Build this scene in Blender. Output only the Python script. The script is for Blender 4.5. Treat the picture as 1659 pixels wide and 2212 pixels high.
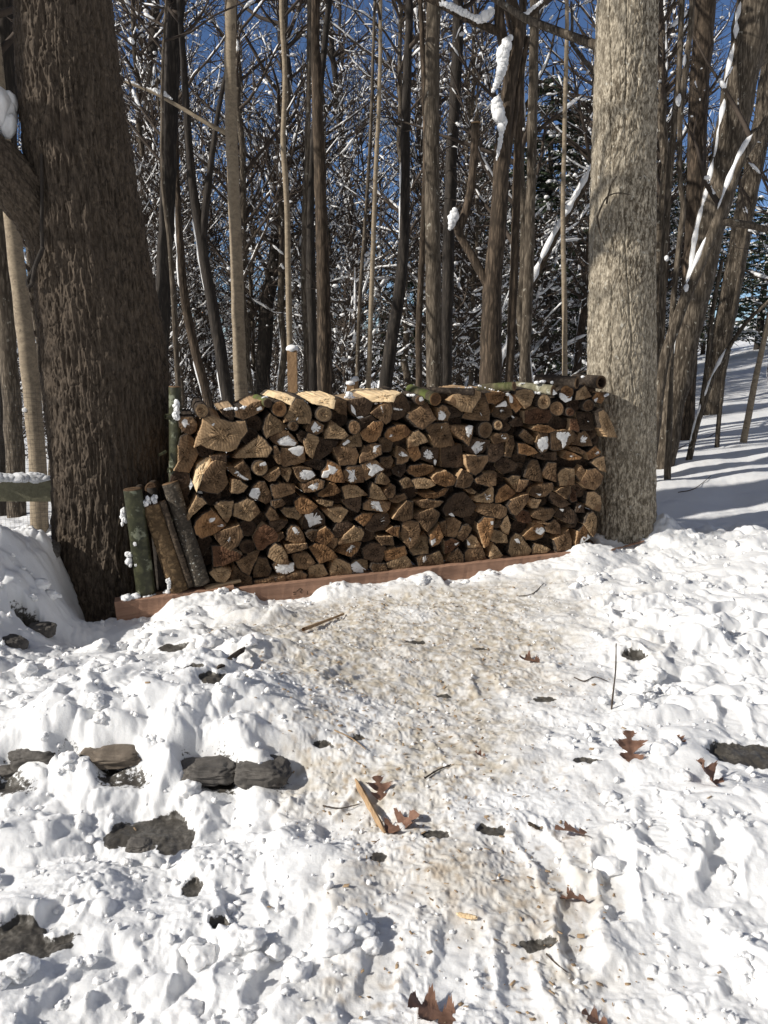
import bpy, math, random
import numpy as np
from mathutils import Vector, Matrix

for _o in list(bpy.data.objects):
    bpy.data.objects.remove(_o)
S = bpy.context.scene
COL = S.collection
R = math.radians
rng = np.random.default_rng(7)
random.seed(7)

# ------------------------------------------------------------------ camera, sky, sun, exposure
CAM_Z, PITCH, VFOV = 1.5, R(11.5), R(60.0)
cam = bpy.data.cameras.new('camera')
cam.sensor_fit = 'VERTICAL'
cam.angle = VFOV
cam.clip_start = 0.05
cam.clip_end = 2000
camo = bpy.data.objects.new('camera', cam)
camo.location = (0, 0, CAM_Z)
camo.rotation_euler = (R(90) - PITCH, 0, 0)
COL.objects.link(camo)
S.camera = camo

SUN_EL, SUN_AZ = R(31), R(21)          # light travels towards (cos az, sin az)
W = bpy.data.worlds.new('World')
S.world = W
W.use_nodes = True
nt = W.node_tree
sky = nt.nodes.new('ShaderNodeTexSky')
sky.sky_type = 'NISHITA'
sky.sun_disc = False
sky.sun_elevation = SUN_EL
sky.sun_rotation = math.atan2(-math.cos(SUN_AZ), -math.sin(SUN_AZ))
sky.air_density = 0.65
sky.dust_density = 0.3
sky.ozone_density = 4.0
sky.altitude = 2000
bg = nt.nodes['Background']
bg.inputs[1].default_value = 0.095
# unseen cloud added behind the photographer as white fill light for the shadows
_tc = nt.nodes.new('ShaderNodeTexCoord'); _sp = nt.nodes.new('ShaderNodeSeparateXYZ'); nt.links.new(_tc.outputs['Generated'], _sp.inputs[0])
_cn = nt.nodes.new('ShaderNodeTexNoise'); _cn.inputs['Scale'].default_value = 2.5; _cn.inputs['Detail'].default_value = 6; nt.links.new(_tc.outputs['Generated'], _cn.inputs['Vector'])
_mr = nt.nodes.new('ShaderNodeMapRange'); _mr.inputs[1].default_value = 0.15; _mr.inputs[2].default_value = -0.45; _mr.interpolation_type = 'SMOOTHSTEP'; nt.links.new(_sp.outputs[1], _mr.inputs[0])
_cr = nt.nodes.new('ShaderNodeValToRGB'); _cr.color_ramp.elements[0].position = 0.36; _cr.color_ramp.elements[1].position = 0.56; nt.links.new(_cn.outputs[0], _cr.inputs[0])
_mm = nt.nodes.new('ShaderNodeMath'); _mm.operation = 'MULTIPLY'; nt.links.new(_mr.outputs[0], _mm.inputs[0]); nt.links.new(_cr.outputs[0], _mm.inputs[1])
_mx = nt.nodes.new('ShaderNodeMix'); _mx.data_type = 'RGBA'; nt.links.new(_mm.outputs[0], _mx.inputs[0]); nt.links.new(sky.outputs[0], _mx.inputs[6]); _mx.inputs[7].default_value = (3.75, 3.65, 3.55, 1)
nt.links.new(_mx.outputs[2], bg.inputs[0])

sl = bpy.data.lights.new('sun', 'SUN')
sl.energy = 5.0
sl.angle = R(0.53)
sl.color = (1.0, 0.95, 0.87)
so = bpy.data.objects.new('sun', sl)
SUN_DIR = Vector((math.cos(SUN_EL) * math.cos(SUN_AZ), math.cos(SUN_EL) * math.sin(SUN_AZ), -math.sin(SUN_EL)))
so.rotation_euler = SUN_DIR.to_track_quat('-Z', 'Y').to_euler()
so.location = (-8, -4, 8)
COL.objects.link(so)

S.view_settings.view_transform = 'Standard'
S.view_settings.look = 'None'
S.view_settings.exposure = 0.08
S.view_settings.gamma = 1
S.cycles.max_bounces = 8
S.cycles.diffuse_bounces = 5
S.cycles.glossy_bounces = 2
S.cycles.use_denoising = True

# ------------------------------------------------------------------ photo geometry helpers (P = pixels of a 1659 x 2212 frame)
FP = 1106.0 / math.tan(VFOV / 2)
CX, CY = 829.5, 1106.0
CP, SP = math.cos(PITCH), math.sin(PITCH)

def ray(px, py):
    a, b = (px - CX) / FP, (CY - py) / FP
    return np.array((a, CP + b * SP, -SP + b * CP))

def at(px, py, Y):
    d = ray(px, py)
    return np.array((0, 0, CAM_Z)) + d * (Y / d[1])

# the plane of the pile's front
PA = at(380, 1300, 4.85)
PB = at(1310, 1190, 5.55)
PU = np.array((PB[0] - PA[0], PB[1] - PA[1], 0.0))
PU /= np.linalg.norm(PU)
PN = np.array((-PU[1], PU[0], 0.0))      # into the pile
YAW = math.atan2(PU[1], PU[0])

def pile(px, py, off=0.0):
    """A point of the pile's front plane as (u along, v up, world)."""
    d = ray(px, py)
    o = np.array((0, 0, CAM_Z))
    t = np.dot(PA + PN * off - o, PN) / np.dot(d, PN)
    p = o + d * t
    return np.array((np.dot(p - PA, PU), p[2])), p

def uv2w(u, v, n=0.0):
    p = PA + PU * u + PN * n
    return np.array((p[0], p[1], v))

# ------------------------------------------------------------------ noise
def _h(ix, iy, iz, s):
    n = (ix * 374761393 + iy * 668265263 + iz * 2147483647 + s * 1274126177) & 0xFFFFFFFF
    n = ((n ^ (n >> 13)) * 1274126177) & 0xFFFFFFFF
    n = (n ^ (n >> 16)) & 0xFFFFFFFF
    return n

def noise2(x, y, seed=0):
    x0 = np.floor(x); y0 = np.floor(y)
    fx = (x - x0).astype(np.float32); fy = (y - y0).astype(np.float32)
    ix = x0.astype(np.int64); iy = y0.astype(np.int64)
    u = fx * fx * fx * (fx * (fx * 6 - 15) + 10); v = fy * fy * fy * (fy * (fy * 6 - 15) + 10)
    def g(dx, dy):
        a = _h(ix + dx, iy + dy, 0, seed).astype(np.float32) * np.float32(6.2831853 / 4294967296.0)
        return np.cos(a) * (fx - dx) + np.sin(a) * (fy - dy)
    a = g(0, 0); b = g(1, 0); c = g(0, 1); d = g(1, 1)
    return (a + (b - a) * u) * (1 - v) + (c + (d - c) * u) * v      # about -0.7 .. 0.7

def noise3(x, y, z, seed=0):
    x0 = np.floor(x); y0 = np.floor(y); z0 = np.floor(z)
    fx = x - x0; fy = y - y0; fz = z - z0
    ix = x0.astype(np.int64); iy = y0.astype(np.int64); iz = z0.astype(np.int64)
    f = lambda t: t * t * t * (t * (t * 6 - 15) + 10)
    u, v, w = f(fx), f(fy), f(fz)
    def g(dx, dy, dz):
        n = _h(ix + dx, iy + dy, (iz + dz) * 7 + 3, seed)
        gx = ((n & 1023) / 511.5 - 1); gy = (((n >> 10) & 1023) / 511.5 - 1); gz = (((n >> 20) & 1023) / 511.5 - 1)
        return gx * (fx - dx) + gy * (fy - dy) + gz * (fz - dz)
    l = lambda a, b, t: a + (b - a) * t
    return l(l(l(g(0, 0, 0), g(1, 0, 0), u), l(g(0, 1, 0), g(1, 1, 0), u), v),
             l(l(g(0, 0, 1), g(1, 0, 1), u), l(g(0, 1, 1), g(1, 1, 1), u), v), w)

def fbm2(x, y, f, octs, seed=0, gain=0.5):
    s = 0; a = 1.0
    for k in range(octs):
        s = s + a * noise2(x * f, y * f, seed + k * 17)
        f *= 2.03; a *= gain
    return s

def smooth(t, a, b):
    t = np.clip((t - a) / (b - a), 0, 1)
    return t * t * (3 - 2 * t)

# ------------------------------------------------------------------ mesh builder
class MB:
    def __init__(s):
        s.v = []; s.n = 0; s.q = []; s.t = []; s.ng = []; s.attr = []
    def add(s, v, quads=None, tris=None, mi=0):
        v = np.asarray(v, float).reshape(-1, 3)
        if quads is not None and len(quads):
            q = np.asarray(quads).reshape(-1, 4) + s.n
            s.q.append((q, np.broadcast_to(np.asarray(mi), (len(q),))))
        if tris is not None and len(tris):
            t = np.asarray(tris).reshape(-1, 3) + s.n
            s.t.append((t, np.broadcast_to(np.asarray(mi if np.ndim(mi) == 0 else 0), (len(t),))))
        s.v.append(v); s.n += len(v)
        return s
    def tubes(s, P, Rr, sides=4, cap=True, mi=0, squash=None):
        """P (M,N,3) paths, Rr (M,N) radii."""
        P = np.asarray(P, float); Rr = np.asarray(Rr, float)
        if P.ndim == 2: P = P[None]; Rr = Rr[None]
        M, N, _ = P.shape
        T = np.gradient(P, axis=1)
        T /= np.linalg.norm(T, axis=2, keepdims=True) + 1e-9
        D = P[:, -1] - P[:, 0]
        ax = np.argmin(np.abs(D), axis=1)
        ref = np.eye(3)[ax][:, None, :]
        A = np.cross(T, ref); A /= np.linalg.norm(A, axis=2, keepdims=True) + 1e-9
        B = np.cross(T, A)
        th = np.arange(sides) * 2 * math.pi / sides
        V = P[:, :, None, :] + Rr[:, :, None, None] * (np.cos(th)[None, None, :, None] * A[:, :, None, :] + np.sin(th)[None, None, :, None] * B[:, :, None, :])
        if squash is not None:
            V[..., 2] = P[:, :, None, 2] + (V[..., 2] - P[:, :, None, 2]) * squash
        idx = np.arange(M * N * sides).reshape(M, N, sides)
        a = idx[:, :-1]; b = idx[:, 1:]
        q = np.stack([a, np.roll(a, -1, 2), np.roll(b, -1, 2), b], axis=-1).reshape(-1, 4)
        s.add(V, q, mi=mi)
        return s
    def build(s, name, mats, parent=None, origin=None, flat=False, attrs=None):
        V = np.concatenate(s.v) if s.v else np.zeros((0, 3))
        if origin is not None:
            V = V - np.asarray(origin, float)
        me = bpy.data.meshes.new(name)
        me.vertices.add(len(V))
        me.vertices.foreach_set('co', V.astype(np.float32).ravel())
        Q = np.concatenate([q for q, m in s.q]) if s.q else np.zeros((0, 4), int)
        T = np.concatenate([t for t, m in s.t]) if s.t else np.zeros((0, 3), int)
        mi = np.concatenate([m for q, m in s.q] + [m for t, m in s.t]) if (s.q or s.t) else np.zeros(0, int)
        nl = len(Q) * 4 + len(T) * 3
        me.loops.add(nl)
        me.loops.foreach_set('vertex_index', np.concatenate([Q.ravel(), T.ravel()]).astype(np.int32))
        me.polygons.add(len(Q) + len(T))
        st = np.concatenate([np.arange(len(Q)) * 4, len(Q) * 4 + np.arange(len(T)) * 3]).astype(np.int32)
        me.polygons.foreach_set('loop_start', st)
        me.polygons.foreach_set('material_index', mi.astype(np.int32))
        me.polygons.foreach_set('use_smooth', np.full(len(st), not flat))
        for m in (mats if isinstance(mats, (list, tuple)) else [mats]):
            me.materials.append(m)
        for k, a in (attrs or {}).items():
            at_ = me.attributes.new(k, 'FLOAT', 'POINT')
            at_.data.foreach_set('value', np.asarray(a, np.float32).ravel())
        me.update(calc_edges=True)
        o = bpy.data.objects.new(name, me)
        COL.objects.link(o)
        if parent is not None:
            o.parent = parent
        elif origin is not None:
            o.location = origin
        return o

def tag(o, label=None, cat=None, group=None, kind=None):
    if label: o['label'] = label
    if cat: o['category'] = cat
    if group: o['group'] = group
    if kind: o['kind'] = kind
    return o

def thing(name, loc, label, cat, group=None, rz=0):
    o = bpy.data.objects.new(name, None)
    o.empty_display_size = 0.1
    o.location = loc; o.rotation_euler = (0, 0, rz)
    COL.objects.link(o)
    return tag(o, label, cat, group)

def copy_thing(o):
    c = o.copy(); COL.objects.link(c)
    for ch in o.children:
        d = ch.copy(); COL.objects.link(d); d.parent = c
    return c

# icosphere template
def ico(n):
    t = (1 + 5 ** .5) / 2
    v = [(-1, t, 0), (1, t, 0), (-1, -t, 0), (1, -t, 0), (0, -1, t), (0, 1, t), (0, -1, -t), (0, 1, -t), (t, 0, -1), (t, 0, 1), (-t, 0, -1), (-t, 0, 1)]
    f = [(0, 11, 5), (0, 5, 1), (0, 1, 7), (0, 7, 10), (0, 10, 11), (1, 5, 9), (5, 11, 4), (11, 10, 2), (10, 7, 6), (7, 1, 8), (3, 9, 4), (3, 4, 2), (3, 2, 6), (3, 6, 8), (3, 8, 9), (4, 9, 5), (2, 4, 11), (6, 2, 10), (8, 6, 7), (9, 8, 1)]
    v = [np.array(p) / np.linalg.norm(p) for p in v]
    for _ in range(n):
        mid = {}; g = []
        def m(a, b):
            k = (min(a, b), max(a, b))
            if k not in mid:
                p = v[a] + v[b]; v.append(p / np.linalg.norm(p)); mid[k] = len(v) - 1
            return mid[k]
        for a, b, c in f:
            x, y, z = m(a, b), m(b, c), m(c, a)
            g += [(a, x, z), (b, y, x), (c, z, y), (x, y, z)]
        f = g
    return np.array(v), np.array(f)
ICO0, ICO1, ICO2, ICO3, ICO4 = ico(0), ico(1), ico(2), ico(3), ico(4)

def blob(mb, c, r, lvl=ICO2, amp=0.35, freq=1.6, seed=0, flat=(1, 1, 1), rot=0.0, mi=0, amp2=0.12):
    v, f = lvl
    n = noise3(v[:, 0] * freq + seed * 3.7, v[:, 1] * freq + seed, v[:, 2] * freq, seed)
    n2 = noise3(v[:, 0] * freq * 3 + seed, v[:, 1] * freq * 3, v[:, 2] * freq * 3, seed + 5)
    p = v * (1 + amp * n + amp2 * np.abs(n2))[:, None] * r * np.array(flat)
    c_, s_ = math.cos(rot), math.sin(rot)
    p = np.stack([p[:, 0] * c_ - p[:, 1] * s_, p[:, 0] * s_ + p[:, 1] * c_, p[:, 2]], 1)
    mb.add(p + np.asarray(c), tris=f, mi=mi)

# ------------------------------------------------------------------ materials
def mat(name):
    m = bpy.data.materials.new(name); m.use_nodes = True
    n = m.node_tree.nodes; l = m.node_tree.links
    b = n['Principled BSDF']
    return m, n, l, b

def N(n, t, **k):
    x = n.new('ShaderNode' + t)
    for a, v in k.items():
        if a.startswith('i_'):
            x.inputs[a[2:].replace('_', ' ')].default_value = v
        else:
            setattr(x, a, v)
    return x

def ramp(n, l, src, stops):
    r = n.new('ShaderNodeValToRGB')
    e = r.color_ramp.elements
    while len(e) < len(stops): e.new(0.5)
    for k, (p, c) in enumerate(stops):
        e[k].position = p
        e[k].color = (*c, 1) if len(c) == 3 else c
    l.new(src, r.inputs[0])
    return r

def mixc(n, l, fac, a, b, mode='MIX'):
    m = n.new('ShaderNodeMix'); m.data_type = 'RGBA'; m.blend_type = mode
    if isinstance(fac, (int, float)): m.inputs[0].default_value = fac
    else: l.new(fac, m.inputs[0])
    for i, x in ((6, a), (7, b)):
        if isinstance(x, tuple): m.inputs[i].default_value = (*x, 1)
        else: l.new(x, m.inputs[i])
    return m.outputs[2]

def math_(n, l, op, a, b=0.0, c=None):
    m = n.new('ShaderNodeMath'); m.operation = op
    for i, x in enumerate((a, b) if c is None else (a, b, c)):
        if isinstance(x, (int, float)): m.inputs[i].default_value = x
        else: l.new(x, m.inputs[i])
    return m.outputs[0]

def coords(n, l, scale=(1, 1, 1), rnd=False):
    tc = n.new('ShaderNodeTexCoord')
    mp = n.new('ShaderNodeMapping'); mp.inputs['Scale'].default_value = scale
    l.new(tc.outputs['Object'], mp.inputs['Vector'])
    if rnd:
        oi = n.new('ShaderNodeObjectInfo')
        cmb = n.new('ShaderNodeCombineXYZ')
        for k, f in enumerate((37.0, 91.0, 53.0)):
            l.new(math_(n, l, 'MULTIPLY', oi.outputs['Random'], f), cmb.inputs[k])
        l.new(cmb.outputs[0], mp.inputs['Location'])
    return mp.outputs[0]

def noise(n, l, vec, scale, detail=5, rough=0.55, dist=0.0):
    x = n.new('ShaderNodeTexNoise')
    x.inputs['Scale'].default_value = scale; x.inputs['Detail'].default_value = detail
    x.inputs['Roughness'].default_value = rough; x.inputs['Distortion'].default_value = dist
    l.new(vec, x.inputs['Vector'])
    return x.outputs[0]

def bump(n, l, b, h, strength=0.5, dist=0.01):
    x = n.new('ShaderNodeBump'); x.inputs['Strength'].default_value = strength; x.inputs['Distance'].default_value = dist
    l.new(h, x.inputs['Height']); l.new(x.outputs[0], b.inputs['Normal'])

def bark(name, dark, light, fx=30.0, fz=5.0, lichen=None, moss=None, strength=0.8, dist=0.012, rough=0.9, spots=None, cr=0.3):
    m, n, l, b = mat(name)
    v = coords(n, l, (fx, fx, fz), rnd=True)
    a = noise(n, l, v, 1.0, 6, 0.6, 0.6)
    vo = N(n, 'TexVoronoi', feature='DISTANCE_TO_EDGE'); vo.inputs['Scale'].default_value = 0.8
    wv = n.new('ShaderNodeVectorMath'); wv.operation = 'ADD'
    l.new(v, wv.inputs[0])
    no = n.new('ShaderNodeTexNoise'); no.inputs['Scale'].default_value = 0.7; l.new(v, no.inputs['Vector']); l.new(no.outputs[1], wv.inputs[1])
    l.new(wv.outputs[0], vo.inputs['Vector'])
    crack = ramp(n, l, vo.outputs['Distance'], [(0.0, (0, 0, 0)), (0.22, (1, 1, 1))]).outputs[0]
    big = noise(n, l, coords(n, l, (2.5, 2.5, 1.2), rnd=True), 1.0, 3)
    a2 = noise(n, l, coords(n, l, (fx * 2.6, fx * 2.6, fz * 2.2), rnd=True), 1.0, 4, 0.65)
    h = math_(n, l, 'MULTIPLY', math_(n, l, 'ADD', math_(n, l, 'MULTIPLY', a, 0.62), math_(n, l, 'MULTIPLY', a2, 0.38)), math_(n, l, 'MULTIPLY_ADD', crack, cr, 1.0 - cr))
    c = ramp(n, l, h, [(0.22, tuple(x * 0.55 for x in dark)), (0.42, dark), (0.64, light)]).outputs[0]
    c = mixc(n, l, ramp(n, l, big, [(0.35, (0, 0, 0)), (0.7, (1, 1, 1))]).outputs[0], c, mixc(n, l, 0.4, c, tuple(0.5 * (x + y) for x, y in zip(dark, light))))
    if moss:
        mm = noise(n, l, coords(n, l, (9, 9, 4), rnd=True), 1.0, 5)
        c = mixc(n, l, ramp(n, l, mm, [(0.45, (0, 0, 0)), (0.62, (1, 1, 1))]).outputs[0], c, moss)
    if lichen:
        lm = noise(n, l, coords(n, l, (14, 14, 9), rnd=True), 1.0, 6, 0.65)
        c = mixc(n, l, ramp(n, l, lm, [(0.57, (0, 0, 0)), (0.63, (1, 1, 1))]).outputs[0], c, lichen)
    if spots:
        sv = noise(n, l, coords(n, l, (1, 1, 0.8), rnd=True), spots[1], 3, 0.5)
        c = mixc(n, l, math_(n, l, 'MULTIPLY', ramp(n, l, sv, [(0.66, (0, 0, 0)), (0.70, (1, 1, 1))]).outputs[0], 0.8), c, spots[0])
    l.new(c, b.inputs['Base Color'])
    b.inputs['Roughness'].default_value = rough
    b.inputs['Specular IOR Level'].default_value = 0.25
    bump(n, l, b, h, strength, dist)
    return m

def end_grain(name, light, dark, heart, stain=0.5, ring=1.0):
    m, n, l, b = mat(name)
    tc = n.new('ShaderNodeTexCoord'); sp = n.new('ShaderNodeSeparateXYZ')
    l.new(tc.outputs['Object'], sp.inputs[0])
    oi = n.new('ShaderNodeObjectInfo'); rnd = oi.outputs['Random']
    vv = coords(n, l, (1, 1, 1), rnd=True)
    wob = noise(n, l, vv, 22.0, 3)
    r = math_(n, l, 'SQRT', math_(n, l, 'ADD', math_(n, l, 'MULTIPLY', sp.outputs[0], sp.outputs[0]), math_(n, l, 'MULTIPLY', sp.outputs[2], sp.outputs[2])))
    rw = math_(n, l, 'ADD', r, math_(n, l, 'MULTIPLY', wob, 0.016))
    rings = math_(n, l, 'SINE', math_(n, l, 'MULTIPLY', rw, 400.0))
    ang = math_(n, l, 'ARCTAN2', sp.outputs[0], sp.outputs[2])
    cm = n.new('ShaderNodeCombineXYZ'); l.new(math_(n, l, 'MULTIPLY', ang, 9.0), cm.inputs[0]); l.new(math_(n, l, 'MULTIPLY', r, 6.0), cm.inputs[1]); l.new(math_(n, l, 'MULTIPLY', rnd, 50.0), cm.inputs[2])
    rad = noise(n, l, cm.outputs[0], 1.0, 4, 0.6)
    saw = noise(n, l, coords(n, l, (140, 20, 22), rnd=True), 1.0, 3)
    big = noise(n, l, vv, 17.0, 4, 0.6)
    fine = noise(n, l, vv, 160.0, 3, 0.7)
    c = mixc(n, l, math_(n, l, 'MULTIPLY', math_(n, l, 'ADD', rings, 1.0), 0.26 * ring), light, dark)
    c = mixc(n, l, ramp(n, l, rad, [(0.25, (1, 1, 1)), (0.5, (0, 0, 0))]).outputs[0], c, mixc(n, l, 0.28, c, dark))
    # darker heartwood of random size
    hr = math_(n, l, 'ADD', 0.01, math_(n, l, 'MULTIPLY', rnd, 0.05))
    hm = n.new('ShaderNodeMapRange'); hm.inputs[3].default_value = 1; hm.inputs[4].default_value = 0
    l.new(rw, hm.inputs[0]); l.new(hr, hm.inputs[1]); l.new(math_(n, l, 'ADD', hr, 0.012), hm.inputs[2])
    c = mixc(n, l, math_(n, l, 'MULTIPLY', hm.outputs[0], 0.75), c, heart)
    # wet and weather stains
    c = mixc(n, l, math_(n, l, 'MULTIPLY', ramp(n, l, big, [(0.42, (0, 0, 0)), (0.6, (1, 1, 1))]).outputs[0], stain), c, tuple(x * 0.38 for x in dark))
    c = mixc(n, l, math_(n, l, 'MULTIPLY', ramp(n, l, saw, [(0.5, (0, 0, 0)), (0.75, (1, 1, 1))]).outputs[0], 0.25), c, light)
    c = mixc(n, l, 0.5, c, mixc(n, l, 1.0, c, ramp(n, l, fine, [(0.25, (0.45, 0.45, 0.45)), (0.7, (1, 1, 1))]).outputs[0], 'MULTIPLY'))
    # radial check (drying crack)
    ca = math_(n, l, 'ABSOLUTE', math_(n, l, 'SINE', math_(n, l, 'ADD', math_(n, l, 'MULTIPLY', ang, 1.5), math_(n, l, 'ADD', math_(n, l, 'MULTIPLY', rnd, 20.0), math_(n, l, 'MULTIPLY', wob, 0.5)))))
    ck = n.new('ShaderNodeMapRange'); l.new(math_(n, l, 'MULTIPLY', ca, r), ck.inputs[0]); ck.inputs[1].default_value = 0.0004; ck.inputs[2].default_value = 0.0012; ck.inputs[3].default_value = 1; ck.inputs[4].default_value = 0
    ckm = math_(n, l, 'MULTIPLY', ck.outputs[0], ramp(n, l, big, [(0.48, (1, 1, 1)), (0.5, (0, 0, 0))]).outputs[0])
    c = mixc(n, l, math_(n, l, 'MULTIPLY', ckm, 0.8), c, (0.02, 0.014, 0.01))
    l.new(c, b.inputs['Base Color'])
    tone = math_(n, l, 'MULTIPLY_ADD', math_(n, l, 'FRACT', math_(n, l, 'MULTIPLY', rnd, 17.3)), 0.65, 0.42)
    c = mixc(n, l, 1.0, c, tone, 'MULTIPLY')
    l.new(c, b.inputs['Base Color'])
    b.inputs['Roughness'].default_value = 0.85
    b.inputs['Specular IOR Level'].default_value = 0.2
    h = math_(n, l, 'ADD', math_(n, l, 'MULTIPLY', saw, 0.6), math_(n, l, 'ADD', math_(n, l, 'MULTIPLY', rings, 0.12), math_(n, l, 'MULTIPLY', big, 1.2)))
    bump(n, l, b, h, 0.9, 0.006)
    return m

def split_wood(name, light, dark):
    m, n, l, b = mat(name)
    a = noise(n, l, coords(n, l, (45, 4, 45), rnd=True), 1.0, 5, 0.6, 0.4)
    g = noise(n, l, coords(n, l, (9, 5, 9), rnd=True), 1.0, 3)
    c = ramp(n, l, a, [(0.25, dark), (0.6, light)]).outputs[0]
    c = mixc(n, l, math_(n, l, 'MULTIPLY', g, 0.5), c, dark)
    l.new(c, b.inputs['Base Color']); b.inputs['Roughness'].default_value = 0.8
    bump(n, l, b, a, 0.7, 0.008)
    return m

def plain(name, c1, c2, scale=(20, 20, 20), rough=0.85, bs=0.4, bd=0.005, spec=0.3):
    m, n, l, b = mat(name)
    a = noise(n, l, coords(n, l, scale, rnd=True), 1.0, 5, 0.6)
    l.new(ramp(n, l, a, [(0.3, c1), (0.7, c2)]).outputs[0], b.inputs['Base Color'])
    b.inputs['Roughness'].default_value = rough; b.inputs['Specular IOR Level'].default_value = spec
    bump(n, l, b, a, bs, bd)
    return m

MT = {}
MT['oak'] = bark('furrowed_bark', (0.029, 0.022, 0.016), (0.132, 0.102, 0.075), 60, 12, strength=0.7, dist=0.008, cr=0.0)
MT['maple'] = bark('grey_plated_bark', (0.075, 0.058, 0.038), (0.64, 0.57, 0.45), 52, 20, spots=((0.46, 0.44, 0.38), 34.0), strength=0.8, dist=0.008, cr=0.1)
MT['pale'] = bark('pale_smooth_bark', (0.20, 0.16, 0.115), (0.36, 0.295, 0.21), 18, 30, strength=0.25, dist=0.005, cr=0.0, spots=((0.12, 0.095, 0.07), 22.0))
MT['brown'] = bark('brown_bark', (0.032, 0.024, 0.017), (0.17, 0.125, 0.088), 38, 7, strength=1.0, cr=0.25)
MT['tan'] = bark('tan_bark', (0.045, 0.035, 0.025), (0.23, 0.19, 0.145), 46, 8, strength=0.9, cr=0.2, spots=((0.32, 0.30, 0.25), 26.0))
MT['dark'] = bark('dark_bark', (0.026, 0.022, 0.019), (0.075, 0.062, 0.05), 30, 6, strength=0.8)
MT['twig'] = plain('twig_bark', (0.035, 0.026, 0.02), (0.085, 0.065, 0.05), (12, 12, 5))
MT['mossbark'] = bark('mossy_log_bark', (0.06, 0.05, 0.03), (0.17, 0.15, 0.09), 30, 9, moss=(0.10, 0.12, 0.035), strength=0.5)
MT['greenbark'] = bark('wet_green_bark', (0.030, 0.032, 0.018), (0.085, 0.085, 0.045), 22, 16, lichen=(0.16, 0.17, 0.12), strength=0.35, rough=0.45)
MT['palelog'] = bark('pale_lichen_bark', (0.15, 0.14, 0.09), (0.36, 0.33, 0.23), 24, 12, lichen=(0.45, 0.44, 0.36), strength=0.4)
MT['logbark'] = bark('firewood_bark', (0.035, 0.026, 0.02), (0.11, 0.085, 0.062), 40, 40, strength=0.8)
MT['slabbark'] = bark('rough_slab_bark', (0.05, 0.042, 0.033), (0.17, 0.14, 0.105), 38, 10, spots=((0.45, 0.45, 0.41), 60.0), strength=0.9)
MT['cork'] = bark('ridged_brown_bark', (0.07, 0.045, 0.024), (0.30, 0.20, 0.105), 30, 3.5, strength=1.0, dist=0.02)
MT['t'] = end_grain('end_grain_tan', (0.50, 0.345, 0.20), (0.31, 0.195, 0.105), (0.16, 0.085, 0.042), 0.45)
MT['b'] = end_grain('end_grain_brown', (0.30, 0.19, 0.105), (0.17, 0.10, 0.055), (0.10, 0.055, 0.03), 0.6)
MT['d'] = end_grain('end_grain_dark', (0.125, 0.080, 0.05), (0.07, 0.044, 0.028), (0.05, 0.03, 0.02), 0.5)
MT['o'] = end_grain('end_grain_orange', (0.42, 0.235, 0.11), (0.25, 0.125, 0.055), (0.14, 0.07, 0.035), 0.55)
MT['r'] = end_grain('end_grain_reddish', (0.21, 0.105, 0.055), (0.12, 0.058, 0.033), (0.07, 0.035, 0.02), 0.5)
MT['y'] = split_wood('fresh_split_wood', (0.80, 0.63, 0.40), (0.60, 0.42, 0.23))
MT['split'] = split_wood('split_wood', (0.50, 0.34, 0.19), (0.24, 0.145, 0.075))
MT['timber'] = split_wood('timber', (0.35, 0.205, 0.135), (0.20, 0.11, 0.07))
MT['board'] = split_wood('thin_board', (0.42, 0.30, 0.18), (0.25, 0.17, 0.10))
MT['post'] = split_wood('fence_post_wood', (0.36, 0.225, 0.115), (0.22, 0.13, 0.065))
MT['rail'] = split_wood('weathered_rail', (0.25, 0.235, 0.15), (0.15, 0.14, 0.085))
MT['hollow'] = plain('rotten_hollow', (0.02, 0.013, 0.009), (0.05, 0.03, 0.018), (40, 40, 40))
MT['wire'] = plain('black_mesh', (0.03, 0.03, 0.03), (0.05, 0.05, 0.05))
MT['leaf'] = plain('dry_leaf', (0.14, 0.075, 0.05), (0.28, 0.16, 0.11), (40, 40, 40), 0.6, 0.5, 0.003)
MT['stone'] = plain('stone', (0.05, 0.046, 0.042), (0.13, 0.118, 0.105), (14, 14, 14), 0.7, 0.6, 0.02)
MT['stonebrown'] = plain('brown_stone', (0.09, 0.072, 0.055), (0.19, 0.155, 0.12), (12, 12, 12), 0.75, 0.6, 0.02)
MT['needles'] = plain('needles', (0.020, 0.032, 0.018), (0.05, 0.07, 0.036), (3, 3, 3))
def sss(b):
    b.inputs['Subsurface Weight'].default_value = 0.6
    b.inputs['Subsurface Radius'].default_value = (1.0, 0.95, 0.9)
    b.inputs['Subsurface Scale'].default_value = 0.012
def mk_snow(name='snow', bs=0.35):
    m, n, l, b = mat(name)
    v = coords(n, l)
    a = noise(n, l, v, 60.0, 6, 0.7); c2 = noise(n, l, v, 260.0, 2, 0.6)
    b.inputs['Base Color'].default_value = (0.84, 0.84, 0.84, 1)
    b.inputs['Roughness'].default_value = 0.55
    b.inputs['Specular IOR Level'].default_value = 0.3
    sss(b)
    bump(n, l, b, math_(n, l, 'ADD', a, math_(n, l, 'MULTIPLY', c2, 0.4)), bs, 0.008)
    return m
MT['snow'] = mk_snow()
MT['shadesnow'] = plain('thin_snow_shade_toned', (0.55, 0.54, 0.52), (0.80, 0.80, 0.79), (45, 45, 45), 0.6, 0.5, 0.006)  # thin snow, greyed in its base colour for the shade on the pile face

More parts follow.
